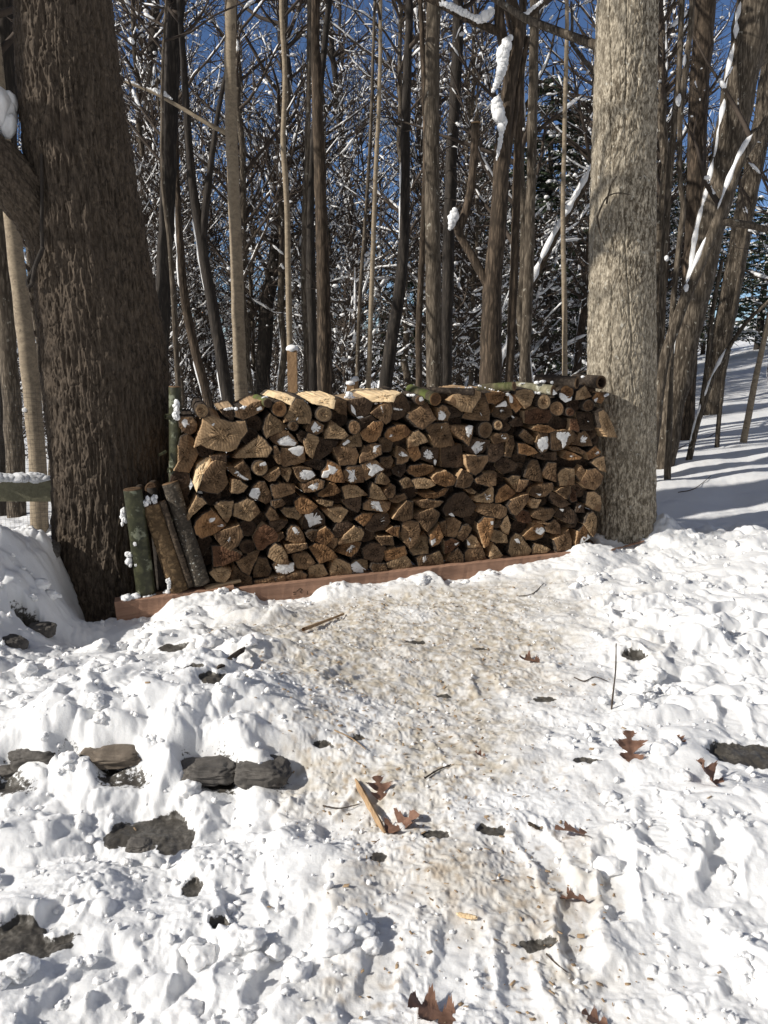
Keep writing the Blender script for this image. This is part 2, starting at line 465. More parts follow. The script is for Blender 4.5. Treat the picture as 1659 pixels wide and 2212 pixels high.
# ------------------------------------------------------------------ terrain
_ctrl = []
for px, py, Y in [(830, 2212, 1.75), (300, 2212, 1.82), (1400, 2212, 1.75), (830, 1900, 2.25), (1500, 1900, 2.22), (100, 1900, 2.40), (330, 1960, 2.26),
                  (830, 1700, 2.76), (1500, 1700, 2.68), (80, 1725, 2.86), (380, 1725, 2.86), (640, 1725, 2.80), (100, 1575, 3.03), (380, 1580, 3.03), (600, 1590, 3.03),
                  (830, 1500, 3.48), (1500, 1500, 3.4), (100, 1480, 3.55), (830, 1360, 4.25), (400, 1380, 4.2), (1200, 1320, 4.5), (1600, 1350, 4.2),
                  (140, 1338, 4.78), (128, 1372, 4.4), (150, 1310, 4.95), (250, 1350, 4.72), (560, 1310, 4.82), (830, 1270, 5.1), (1100, 1232, 5.3), (1290, 1200, 5.45), (1450, 1215, 5.4), (1650, 1195, 5.4),
                  (1659, 1160, 6.0), (1659, 1090, 6.9), (1500, 1080, 7.0), (1659, 1000, 8.2), (1450, 985, 8.6), (1560, 880, 12.0), (1659, 820, 16.0),
                  (60, 1160, 4.75), (10, 1255, 4.35), (60, 1385, 4.1), (-200, 1250, 4.4), (-200, 1500, 3.5), (-200, 1800, 2.6), (1900, 1300, 4.6), (1900, 1700, 2.7)]:
    p = at(px, py, Y); _ctrl.append(p)
for p in [(-2.4, 6.0, 0.02), (-1.0, 6.8, -0.05), (0.3, 7.5, -0.05), (1.5, 8.0, 0.14), (-3, 9, -0.3), (0, 11, -0.2), (2.5, 12, 0.25), (-8, 12, -0.9), (-14, 5, -0.6), (14, 5, 0.9), (12, 12, 1.0), (-6, 0, -0.2), (6, 0, 0.1), (0, 0, -0.06), (0, -6, -0.1),
          (-12, 30, -2.2), (0, 30, -1.4), (14, 30, 1.2), (30, 30, 3.0), (-40, 40, -4.0), (0, 60, -2.2), (40, 60, 3.5), (-60, 80, -4), (60, 90, 4), (0, 110, -2)]:
    _ctrl.append(np.array(p, float))
_ctrl = np.array(_ctrl)

def _phi(r):
    return r * r * np.log(r * r + 1e-9) if False else r          # linear kernel: no overshoot between far points
_n = len(_ctrl)
_d = np.linalg.norm(_ctrl[:, None, :2] - _ctrl[None, :, :2], axis=2)
_A = np.zeros((_n + 3, _n + 3)); _A[:_n, :_n] = np.sqrt(_d * _d + 0.04); _A[:_n, :_n] -= np.eye(_n) * 0.02
_A[:_n, _n] = 1; _A[:_n, _n + 1:] = _ctrl[:, :2]; _A[_n, :_n] = 1; _A[_n + 1:, :_n] = _ctrl[:, :2].T
_w = np.linalg.solve(_A, np.concatenate([_ctrl[:, 2], np.zeros(3)]))

def base_z(x, y):
    x = np.asarray(x, float); y = np.asarray(y, float)
    xc = np.clip(x, -55, 55); yc = np.clip(y, -8, 105)
    z = _w[_n] + _w[_n + 1] * xc + _w[_n + 2] * yc
    for k in range(_n):
        z = z + _w[k] * np.sqrt((xc - _ctrl[k, 0]) ** 2 + (yc - _ctrl[k, 1]) ** 2 + 0.04)
    return z

def ground_pt(px, py):
    """Where the ray through a pixel meets the base ground."""
    d = ray(px, py); o = np.array((0, 0, CAM_Z))
    t = 0.5
    for _ in range(4000):
        p = o + d * t
        if p[2] < base_z(p[0], p[1]): break
        t += 0.01
    return p

# detailed near field, 6 mm cells
GX0, GX1, GY0, GY1, GS = -4.6, 4.6, 1.0, 9.0, 0.007
gx = np.arange(GX0, GX1, GS); gy = np.arange(GY0, GY1, GS)
XX, YY = np.meshgrid(gx, gy)
XX = XX.astype(np.float32); YY = YY.astype(np.float32)

U = (XX - PA[0]) * PU[0] + (YY - PA[1]) * PU[1]
DN = -((XX - PA[0]) * PN[0] + (YY - PA[1]) * PN[1])         # metres in front of the pile's face
ULEN = float(np.dot(PB - PA, PU))

# trodden, dirty path from the bottom of the picture to the pile
cxp = np.interp(YY, [1.0, 1.7, 2.3, 3.0, 4.0, 4.8, 5.4], [0.30, 0.26, 0.24, 0.10, 0.10, 0.25, 0.35])
wdp = np.interp(YY, [1.0, 1.7, 2.3, 3.0, 3.6, 4.3, 4.9, 5.4], [0.30, 0.34, 0.36, 0.46, 0.80, 0.98, 0.8, 0.4])
wob = fbm2(XX, YY, 2.2, 3, 11)
trod = smooth(-np.abs(XX - cxp) / wdp + 0.55 * wob, -1.45, -0.45)
trod *= smooth(DN, 0.12, 0.35)
hill = smooth(YY - 0.25 * (XX - 1.7), 5.9, 6.5) * smooth(XX, 0.9, 1.6)
far = smooth(YY, 6.6, 8.6)
left = smooth(-XX, 0.2, 0.9) * smooth(-YY, -4.3, -3.4)        # deep loose snow, lower left

H = np.zeros_like(XX)
loose = np.clip(1 - 0.86 * trod - 0.9 * hill, 0.06, 1) * (1 - 0.75 * far)
# broad heaves, then puffs with creases between them, then crumbs
H += loose * 0.070 * fbm2(XX, YY, 1.5, 3, 21)
wx = XX + 0.05 * fbm2(XX, YY, 5, 3, 61); wy = YY + 0.05 * fbm2(XX, YY, 5, 3, 71)
patch = smooth(fbm2(XX, YY, 2.0, 3, 45), -0.3, 0.3)
calm = 0.45 + 0.55 * smooth(fbm2(XX, YY, 0.9, 2, 33), -0.25, 0.3)
f_, a_ = 3.0, 0.165
for k in range(6):
    H += (loose * calm * a_ * (1.0 if k < 2 else 0.35 + 0.65 * patch)).astype(np.float32) * np.abs(noise2(wx * f_ + k * 5.1, wy * f_, 31 + k))
    f_ *= 2.05; a_ *= 0.47 if k < 2 else 0.42
H += loose * 0.004 * fbm2(XX, YY, 60, 2, 56) * (0.3 + 0.7 * patch)
# trodden crumbs
H += trod * (-0.012 + 0.020 * fbm2(XX, YY, 6, 3, 81) + 0.014 * np.abs(noise2(wx * 38 + 3, wy * 38, 91)) + 0.008 * np.abs(noise2(wx * 75, wy * 75, 95)))
# wind-smoothed slope behind with faint ripples
H += hill * (0.06 * fbm2(XX, YY, 1.1, 2, 101) + 0.012 * noise2(XX * 2 + YY * 1.0, YY * 7 - XX * 2.2, 105) + 0.006 * fbm2(XX, YY, 9, 2, 107))

def window(x, y, r):
    i0, i1 = int(max(0, (x - r - GX0) / GS)), int(min(len(gx), (x + r - GX0) / GS + 1))
    j0, j1 = int(max(0, (y - r - GY0) / GS)), int(min(len(gy), (y + r - GY0) / GS + 1))
    return slice(j0, j1), slice(i0, i1)

# thrown lumps: domes pushed into the field
for k in range(1500):
    y = 1.2 + 5.6 * rng.random() ** 1.25; x = (rng.random() - 0.5) * (1.6 + y * 1.15)
    j, i = int((y - GY0) / GS), int((x - GX0) / GS)
    if not (2 < j < len(gy) - 2 and 2 < i < len(gx) - 2): continue
    tr, hl = trod[j, i], hill[j, i]
    if hl > 0.4 or (rng.random() < 0.3 * tr): continue
    r = (0.008 + 0.034 * rng.random() ** 2.5) * (1 - 0.62 * tr)
    sj, si = window(x, y, r * 1.5)
    if H[sj, si].size == 0: continue
    dx = (XX[sj, si] - x) / r; dy = (YY[sj, si] - y) / r
    a = rng.random() * 3.14; c_, s_ = math.cos(a), math.sin(a); e = 0.75 + 0.5 * rng.random()
    wn = 1 + 0.5 * noise2(dx * 1.3 + k, dy * 1.3, 7)
    d2 = ((dx * c_ + dy * s_) ** 2 * e + (dy * c_ - dx * s_) ** 2 / e) * wn
    dome = H[j, i] + r * (0.72 * np.sqrt(np.clip(1 - d2, 0, 1)) - 0.25)
    H[sj, si] = np.where(d2 < 1, np.maximum(H[sj, si], dome), H[sj, si])

# boot prints: sunk soles with tread bars and pushed-up rims
prints = [(520, 1960, 100, 0.9), (620, 2080, 70, 1.2), (180, 2150, 60, 0.9), (160, 1980, 75, 0.9), (1250, 2000, 78, 1.2), (1330, 1900, 80, 1.2), (1420, 1800, 75, 1.0), (1180, 1850, 100, 0.8), (1500, 2080, 70, 0.7),
          (1120, 2100, 90, 0.9), (1560, 1900, 60, 1.0), (1580, 1560, 80, 0.8), (1470, 1420, 60, 0.9), (1340, 1330, 90, 0.8), (1560, 1330, 40, 0.8), (300, 1480, 40, 0.8),
          (160, 1500, 110, 0.8), (760, 1760, 60, 0.6), (870, 1950, 50, 0.45), (980, 2080, 75, 0.45), (820, 2120, 70, 0.5), (960, 1600, 110, 0.4), (1050, 1480, 95, 0.4), (750, 1450, 60, 0.4), (1390, 1470, 85, 1.1), (420, 2140, 85, 1.0)]
for k, (px, py, a, dep) in enumerate(prints):
    p = ground_pt(px, py); a = R(a)
    sj, si = window(p[0], p[1], 0.26)
    if H[sj, si].size == 0: continue
    dx = XX[sj, si] - p[0]; dy = YY[sj, si] - p[1]
    uu = dx * math.cos(a) + dy * math.sin(a); vv = -dx * math.sin(a) + dy * math.cos(a)
    nz = 0.55 * fbm2(XX[sj, si], YY[sj, si], 9, 4, 500 + k)
    wd = 0.052 - 0.010 * np.cos(uu / 0.15 * 3.0)
    d = np.sqrt((uu / 0.15) ** 2 + (vv / wd) ** 2) + nz
    inn = smooth(-d, -1.2, -0.72) * (0.55 + 0.4 * rng.random())
    low = np.percentile(H[sj, si], 38) - 0.020 * dep
    tread = 0.003 * np.sin(uu * 240 + 2.5 * nz + 30 * np.abs(vv)) * (np.abs(vv) < wd * 0.8) * (k % 3 == 0)
    H[sj, si] = H[sj, si] * (1 - inn) + (low + tread * 0.8 + 0.005 * fbm2(XX[sj, si], YY[sj, si], 30, 2, k)) * inn
    H[sj, si] += 0.014 * dep * np.exp(-((d - 1.35) / 0.22) ** 2) * (0.6 + nz)

H *= (1 - smooth(np.abs(XX), 4.0, 4.55)) * (1 - smooth(YY, 8.2, 8.95)) * smooth(YY, 1.0, 1.2)
BZ = None
_cx = np.linspace(GX0, GX1, 190); _cy = np.linspace(GY0, GY1, 170)
_B = base_z(*np.meshgrid(_cx, _cy))
def bil(A, x0, y0, sx, sy, x, y):
    fx = np.clip((x - x0) / sx, 0, A.shape[1] - 1.001); fy = np.clip((y - y0) / sy, 0, A.shape[0] - 1.001)
    ix = fx.astype(int); iy = fy.astype(int); fx = fx - ix; fy = fy - iy
    return (A[iy, ix] * (1 - fx) + A[iy, ix + 1] * fx) * (1 - fy) + (A[iy + 1, ix] * (1 - fx) + A[iy + 1, ix + 1] * fx) * fy
BZ = bil(_B, GX0, GY0, _cx[1] - _cx[0], _cy[1] - _cy[0], XX, YY).astype(np.float32)
HZ = BZ + H

# snow banked against the timbers in front of the pile, as high as the photo shows it
bank_px = [(248, 1349), (330, 1338), (350, 1322), (372, 1300), (420, 1288), (470, 1284), (520, 1283), (552, 1290), (562, 1304), (640, 1303), (672, 1298), (700, 1272), (745, 1262), (765, 1266), (800, 1268), (825, 1268), (850, 1262), (890, 1253), (925, 1243), (945, 1243), (957, 1262), (1020, 1258),
           (1040, 1244), (1062, 1238), (1085, 1243), (1100, 1234), (1118, 1226), (1140, 1224), (1200, 1213), (1235, 1205), (1262, 1185), (1290, 1186)]
_bu, _bz = [], []
for px, py in bank_px:
    (u, v), _p = pile(px, py, -0.10); _bu.append(u); _bz.append(v)
bankz = np.interp(U, _bu, _bz) + 0.012 * fbm2(XX, YY, 18, 3, 131) + 0.02 * np.abs(noise2(XX * 16, YY * 16, 132))
wgt = np.exp(-(np.clip(DN - 0.07, 0, 9) / 0.15) ** 2) * smooth(U, _bu[0] - 0.25, _bu[0]) * smooth(-U, -_bu[-1] - 0.25, -_bu[-1])
wgt = np.where(DN < -0.6, 0, wgt)
HZ = HZ * (1 - wgt) + bankz * wgt
under = smooth(-DN, 0.0, 0.05) * smooth(DN, -0.75, -0.6) * smooth(U, -0.55, -0.45) * smooth(-U, -ULEN - 0.02, -ULEN + 0.06)
HZ = HZ - under * 0.14

def mound(px, py, Y, r, h, seed=1, flat=1.0):
    """A heap whose top reaches the pixel's height at distance Y."""
    global HZ
    p = at(px, py, Y)
    sj, si = window(p[0], p[1], r * 2.4)
    dx = XX[sj, si] - p[0]; dy = (YY[sj, si] - p[1]) * flat
    d = np.sqrt(dx * dx + dy * dy) / r * (1 + 0.45 * fbm2(XX[sj, si], YY[sj, si], 2.2 / r * 0.4, 2, seed))
    w = np.exp(-d ** 2.4)
    top = p[2] + 0.022 * np.abs(noise2(XX[sj, si] * 30, YY[sj, si] * 30, seed + 13)) + 0.010 * np.abs(noise2(XX[sj, si] * 64, YY[sj, si] * 64, seed + 14)) + h * (0.45 * fbm2(XX[sj, si], YY[sj, si], 9, 3, seed + 3) + 0.5 * np.sqrt(np.abs(noise2(XX[sj, si] * 13, YY[sj, si] * 13, seed + 9))) - 0.25)
    HZ[sj, si] = HZ[sj, si] * (1 - w) + np.maximum(HZ[sj, si], top) * w
mound(1440, 1112, 5.85, 0.12, 0.08, 3)
mound(1475, 1150, 5.70, 0.18, 0.10, 5)
mound(1448, 1185, 5.55, 0.10, 0.07, 8)
mound(1500, 1200, 5.45, 0.22, 0.08, 7)
mound(1275, 1175, 5.50, 0.08, 0.05, 9)
mound(1275, 1208, 5.35, 0.12, 0.04, 17)
mound(15, 1175, 4.75, 0.22, 0.06, 12)
mound(-10, 1270, 4.45, 0.26, 0.05, 13, 1.3)
mound(60, 1140, 4.95, 0.15, 0.06, 11)
mound(180, 1352, 4.55, 0.10, 0.06, 15)
mound(1210, 1560, 3.2, 0.11, 0.05, 19)
mound(620, 1730, 2.74, 0.10, 0.06, 21)
mound(420, 1690, 2.86, 0.09, 0.05, 22)
mound(150, 1660, 2.9, 0.07, 0.06, 23)
mound(480, 1860, 2.4, 0.11, 0.05, 25)
mound(1090, 2010, 2.05, 0.07, 0.03, 26)
mound(190, 1905, 2.3, 0.13, 0.05, 28)
mound(100, 1520, 3.3, 0.22, 0.07, 31)
mound(290, 1560, 3.15, 0.2, 0.07, 32)
mound(330, 1602, 3.05, 0.08, 0.05, 41)
mound(180, 1606, 3.04, 0.07, 0.05, 42)
mound(460, 1622, 3.00, 0.08, 0.05, 43)
mound(50, 1600, 3.05, 0.08, 0.05, 44)
mound(560, 1632, 2.98, 0.05, 0.04, 45)
mound(540, 1590, 3.1, 0.12, 0.05, 33)

# the stony edge at the left: the snow has slumped off its face
BARE = np.zeros_like(HZ)
_e0 = at(-60, 1700, 2.86); _e1 = at(655, 1690, 2.84)
_t = np.clip((XX - _e0[0]) / (_e1[0] - _e0[0]), 0, 1)
_wv = 0.055 * fbm2(XX, YY * 0.3, 4.5, 3, 411)
_d = (YY - (2.885 + _wv)) / (0.085 + 0.05 * fbm2(XX, YY * 0.5, 3.0, 2, 415))
_in = smooth(-np.abs(_d), -1.25, -0.85) * smooth(XX, _e0[0] - 0.3, _e0[0] - 0.1) * smooth(-XX, -_e1[0] - 0.03, -_e1[0] + 0.12)
_keep = smooth(fbm2(XX, YY, 5.0, 3, 421), 0.02, 0.2)
_in = _in * (1 - _keep) * (0.75 + 0.25 * smooth(fbm2(XX, YY, 12, 2, 425), -0.2, 0.2))
for _ax in (0, 1, 0, 1):
    _in = sum(np.roll(_in, k, _ax) for k in range(-4, 5)) / 9.0
HZ = HZ * (1 - _in) + np.minimum(HZ, -0.085 + 0.03 * fbm2(XX, YY, 9, 2, 431)) * _in
BARE = np.maximum(BARE, _in * 0.85)

# bare wet patches where the snow has been kicked away
for px, py, r, e in [(330, 1830, 0.085, 1.6), (375, 1850, 0.05, 1.0), (412, 1935, 0.045, 0.6), (45, 2060, 0.07, 2.0), (482, 2015, 0.022, 1.5), (378, 1405, 0.05, 1.4), (280, 1455, 0.03, 1.5), (487, 1480, 0.05, 2.0), (1372, 1425, 0.04, 1.5), (1625, 1640, 0.08, 1.8), (945, 1797, 0.028, 1.3), (1165, 2035, 0.022, 2.2),
                     (1040, 1400, 0.02, 2.0), (895, 1385, 0.02, 2.5), (700, 1605, 0.02, 2), (1270, 1655, 0.025, 2), (1180, 1515, 0.025, 2), (955, 1500, 0.02, 1.5), (420, 1465, 0.022, 2), (70, 1345, 0.06, 1.6), (1060, 1790, 0.03, 1.5), (820, 1850, 0.02, 1.5), (770, 1590, 0.02, 1.6)]:
    p = ground_pt(px, py)
    sj, si = window(p[0], p[1], r * 3)
    dx = (XX[sj, si] - p[0]) / e; dy = (YY[sj, si] - p[1])
    d = np.sqrt(dx * dx + dy * dy) / r + 0.75 * fbm2(XX[sj, si], YY[sj, si], 0.55 / r, 3, int(px)) + 0.15 * noise2(XX[sj, si] * 60, YY[sj, si] * 60, 3)
    w = smooth(-d, -1.15, -0.85)
    BARE[sj, si] = np.maximum(BARE[sj, si], w)
    lo = np.percentile(HZ[sj, si], 22) - 0.006
    HZ[sj, si] = HZ[sj, si] * (1 - w) + (lo + 0.014 * fbm2(XX[sj, si], YY[sj, si], 12, 3, 9) + 0.007 * np.abs(noise2(XX[sj, si] * 48, YY[sj, si] * 48, 19)) + 0.004 * np.abs(noise2(XX[sj, si] * 95, YY[sj, si] * 95, 29))) * w
# sawdust and mud trodden into the path
DIRT = trod * smooth(fbm2(XX, YY, 1.6, 4, 201) + 0.42 * smooth(YY, 3.0, 4.2), -0.25, 0.40) * (0.35 + 0.65 * smooth(fbm2(XX, YY, 20, 3, 205), -0.3, 0.35))
SPECK = trod * smooth(fbm2(XX, YY, 34, 2, 211), 0.22, 0.40) * smooth(fbm2(XX, YY, 3.0, 3, 213), -0.25, 0.2)

for px, py, r, am in [(980, 1880, 0.16, 0.9), (1120, 1945, 0.13, 0.8), (820, 1880, 0.10, 0.6), (1010, 1390, 0.30, 0.6), (890, 1410, 0.25, 0.6), (1150, 1470, 0.2, 0.6), (1000, 1560, 0.2, 0.4), (760, 1930, 0.1, 0.5)]:
    p = ground_pt(px, py)
    d_ = np.sqrt((XX - p[0]) ** 2 + ((YY - p[1]) * 0.8) ** 2) / r
    SPECK = np.maximum(SPECK, am * np.exp(-d_ ** 2) * smooth(fbm2(XX, YY, 24, 3, 221), -0.02, 0.30))
    DIRT = np.maximum(DIRT, 0.8 * am * np.exp(-d_ ** 2))
def ground_z(x, y):
    x = np.asarray(x, float); y = np.asarray(y, float)
    ins = (x > GX0) & (x < GX1 - GS * 2) & (y > GY0) & (y < GY1 - GS * 2)
    z = base_z(x, y)
    return np.where(ins, bil(HZ, GX0, GY0, GS, GS, x, y), z)

def ground_hit(px, py):
    d = ray(px, py); o = np.array((0, 0, CAM_Z)); t = 0.8
    for _ in range(6000):
        p = o + d * t
        if p[2] < ground_z(p[0], p[1]): break
        t += 0.004
    return p

def build_ground():
    ph = np.concatenate([np.linspace(-180, -32, 60, endpoint=False), np.linspace(-32, 32, 1000, endpoint=False), np.linspace(32, 180, 61)])
    ph = np.radians(ph)
    r = [0.25]
    while r[-1] < 700:
        q = r[-1]
        r.append(q * (1.06 if q < 1.35 else 1.0021 if q < 7.5 else 1.006 if q < 14 else 1.06))
    r = np.array(r)
    RR, PH = np.meshgrid(r, ph, indexing='ij')
    X = RR * np.sin(PH); Y = RR * np.cos(PH)
    Z = ground_z(X, Y)
    ins = (X > GX0) & (X < GX1) & (Y > GY0) & (Y < GY1)
    b = np.where(ins, bil(BARE, GX0, GY0, GS, GS, X, Y), 0)
    dd = np.where(ins, bil(DIRT, GX0, GY0, GS, GS, X, Y), 0)
    sp = np.where(ins, bil(SPECK, GX0, GY0, GS, GS, X, Y), 0)
    outs = ~ins
    Z = Z + np.where(outs & (RR < 200), 0.05 * fbm2(X, Y, 0.7, 3, 301) * smooth(RR, 7.5, 10), 0)
    n, m = X.shape
    idx = np.arange(n * m).reshape(n, m)
    q = np.stack([idx[:-1, :-1], idx[:-1, 1:], idx[1:, 1:], idx[1:, :-1]], -1).reshape(-1, 4)[:, ::-1]
    mb = MB(); mb.add(np.stack([X, Y, Z], -1), q)
    m_, nn, l, bs = mat('snow_ground')
    v = coords(nn, l)
    a = noise(nn, l, v, 70.0, 6, 0.7); f = noise(nn, l, v, 300.0, 2, 0.6)
    at1 = nn.new('ShaderNodeAttribute'); at1.attribute_name = 'bare'
    at2 = nn.new('ShaderNodeAttribute'); at2.attribute_name = 'dirt'
    at3 = nn.new('ShaderNodeAttribute'); at3.attribute_name = 'speck'
    c = mixc(nn, l, math_(nn, l, 'MULTIPLY', at2.outputs['Fac'], 1.0), (0.765, 0.77, 0.775), (0.50, 0.455, 0.38))
    c = mixc(nn, l, math_(nn, l, 'MULTIPLY', at3.outputs['Fac'], 0.75), c, (0.36, 0.28, 0.19))
    bare = ramp(nn, l, math_(nn, l, 'MULTIPLY_ADD', math_(nn, l, 'SUBTRACT', noise(nn, l, v, 55.0, 5, 0.65), 0.5), 1.3, at1.outputs['Fac']), [(0.42, (0, 0, 0)), (0.54, (1, 1, 1))]).outputs[0]
    soil = ramp(nn, l, noise(nn, l, v, 85.0, 6, 0.7), [(0.32, (0.035, 0.032, 0.028)), (0.5, (0.085, 0.078, 0.068)), (0.68, (0.15, 0.138, 0.12))]).outputs[0]
    soil = mixc(nn, l, ramp(nn, l, noise(nn, l, v, 14.0, 3), [(0.45, (0, 0, 0)), (0.6, (1, 1, 1))]).outputs[0], soil, (0.062, 0.056, 0.048))
    c = mixc(nn, l, bare, c, soil)
    l.new(c, bs.inputs['Base Color'])
    l.new(math_(nn, l, 'MULTIPLY_ADD', bare, -0.2, 0.6), bs.inputs['Roughness'])
    bs.inputs['Specular IOR Level'].default_value = 0.3
    sss(bs); l.new(math_(nn, l, 'MULTIPLY_ADD', bare, -0.6, 0.6), bs.inputs['Subsurface Weight'])
    bump(nn, l, bs, math_(nn, l, 'ADD', a, math_(nn, l, 'MULTIPLY', f, 0.35)), 0.35, 0.008)
    o = mb.build('ground', m_, attrs={'bare': b, 'dirt': dd, 'speck': sp})
    tag(o, 'trodden snowy ground rising to a slope', None, kind='structure')
build_ground()

# ------------------------------------------------------------------ the woodpile, traced piece by piece (coordinates inside eight zoomed tiles of the photo)
TILE = {1: (520, 1250), 2: (880, 1250), 3: (1240, 1230), 4: (1600, 1210), 5: (520, 1570), 6: (880, 1570), 7: (1240, 1540), 8: (1600, 1500)}
def tp(t, x, y):
    ox, oy = TILE[t]
    return (ox + x / 4.1475) * 0.6636, (oy + y / 4.1475) * 0.6636

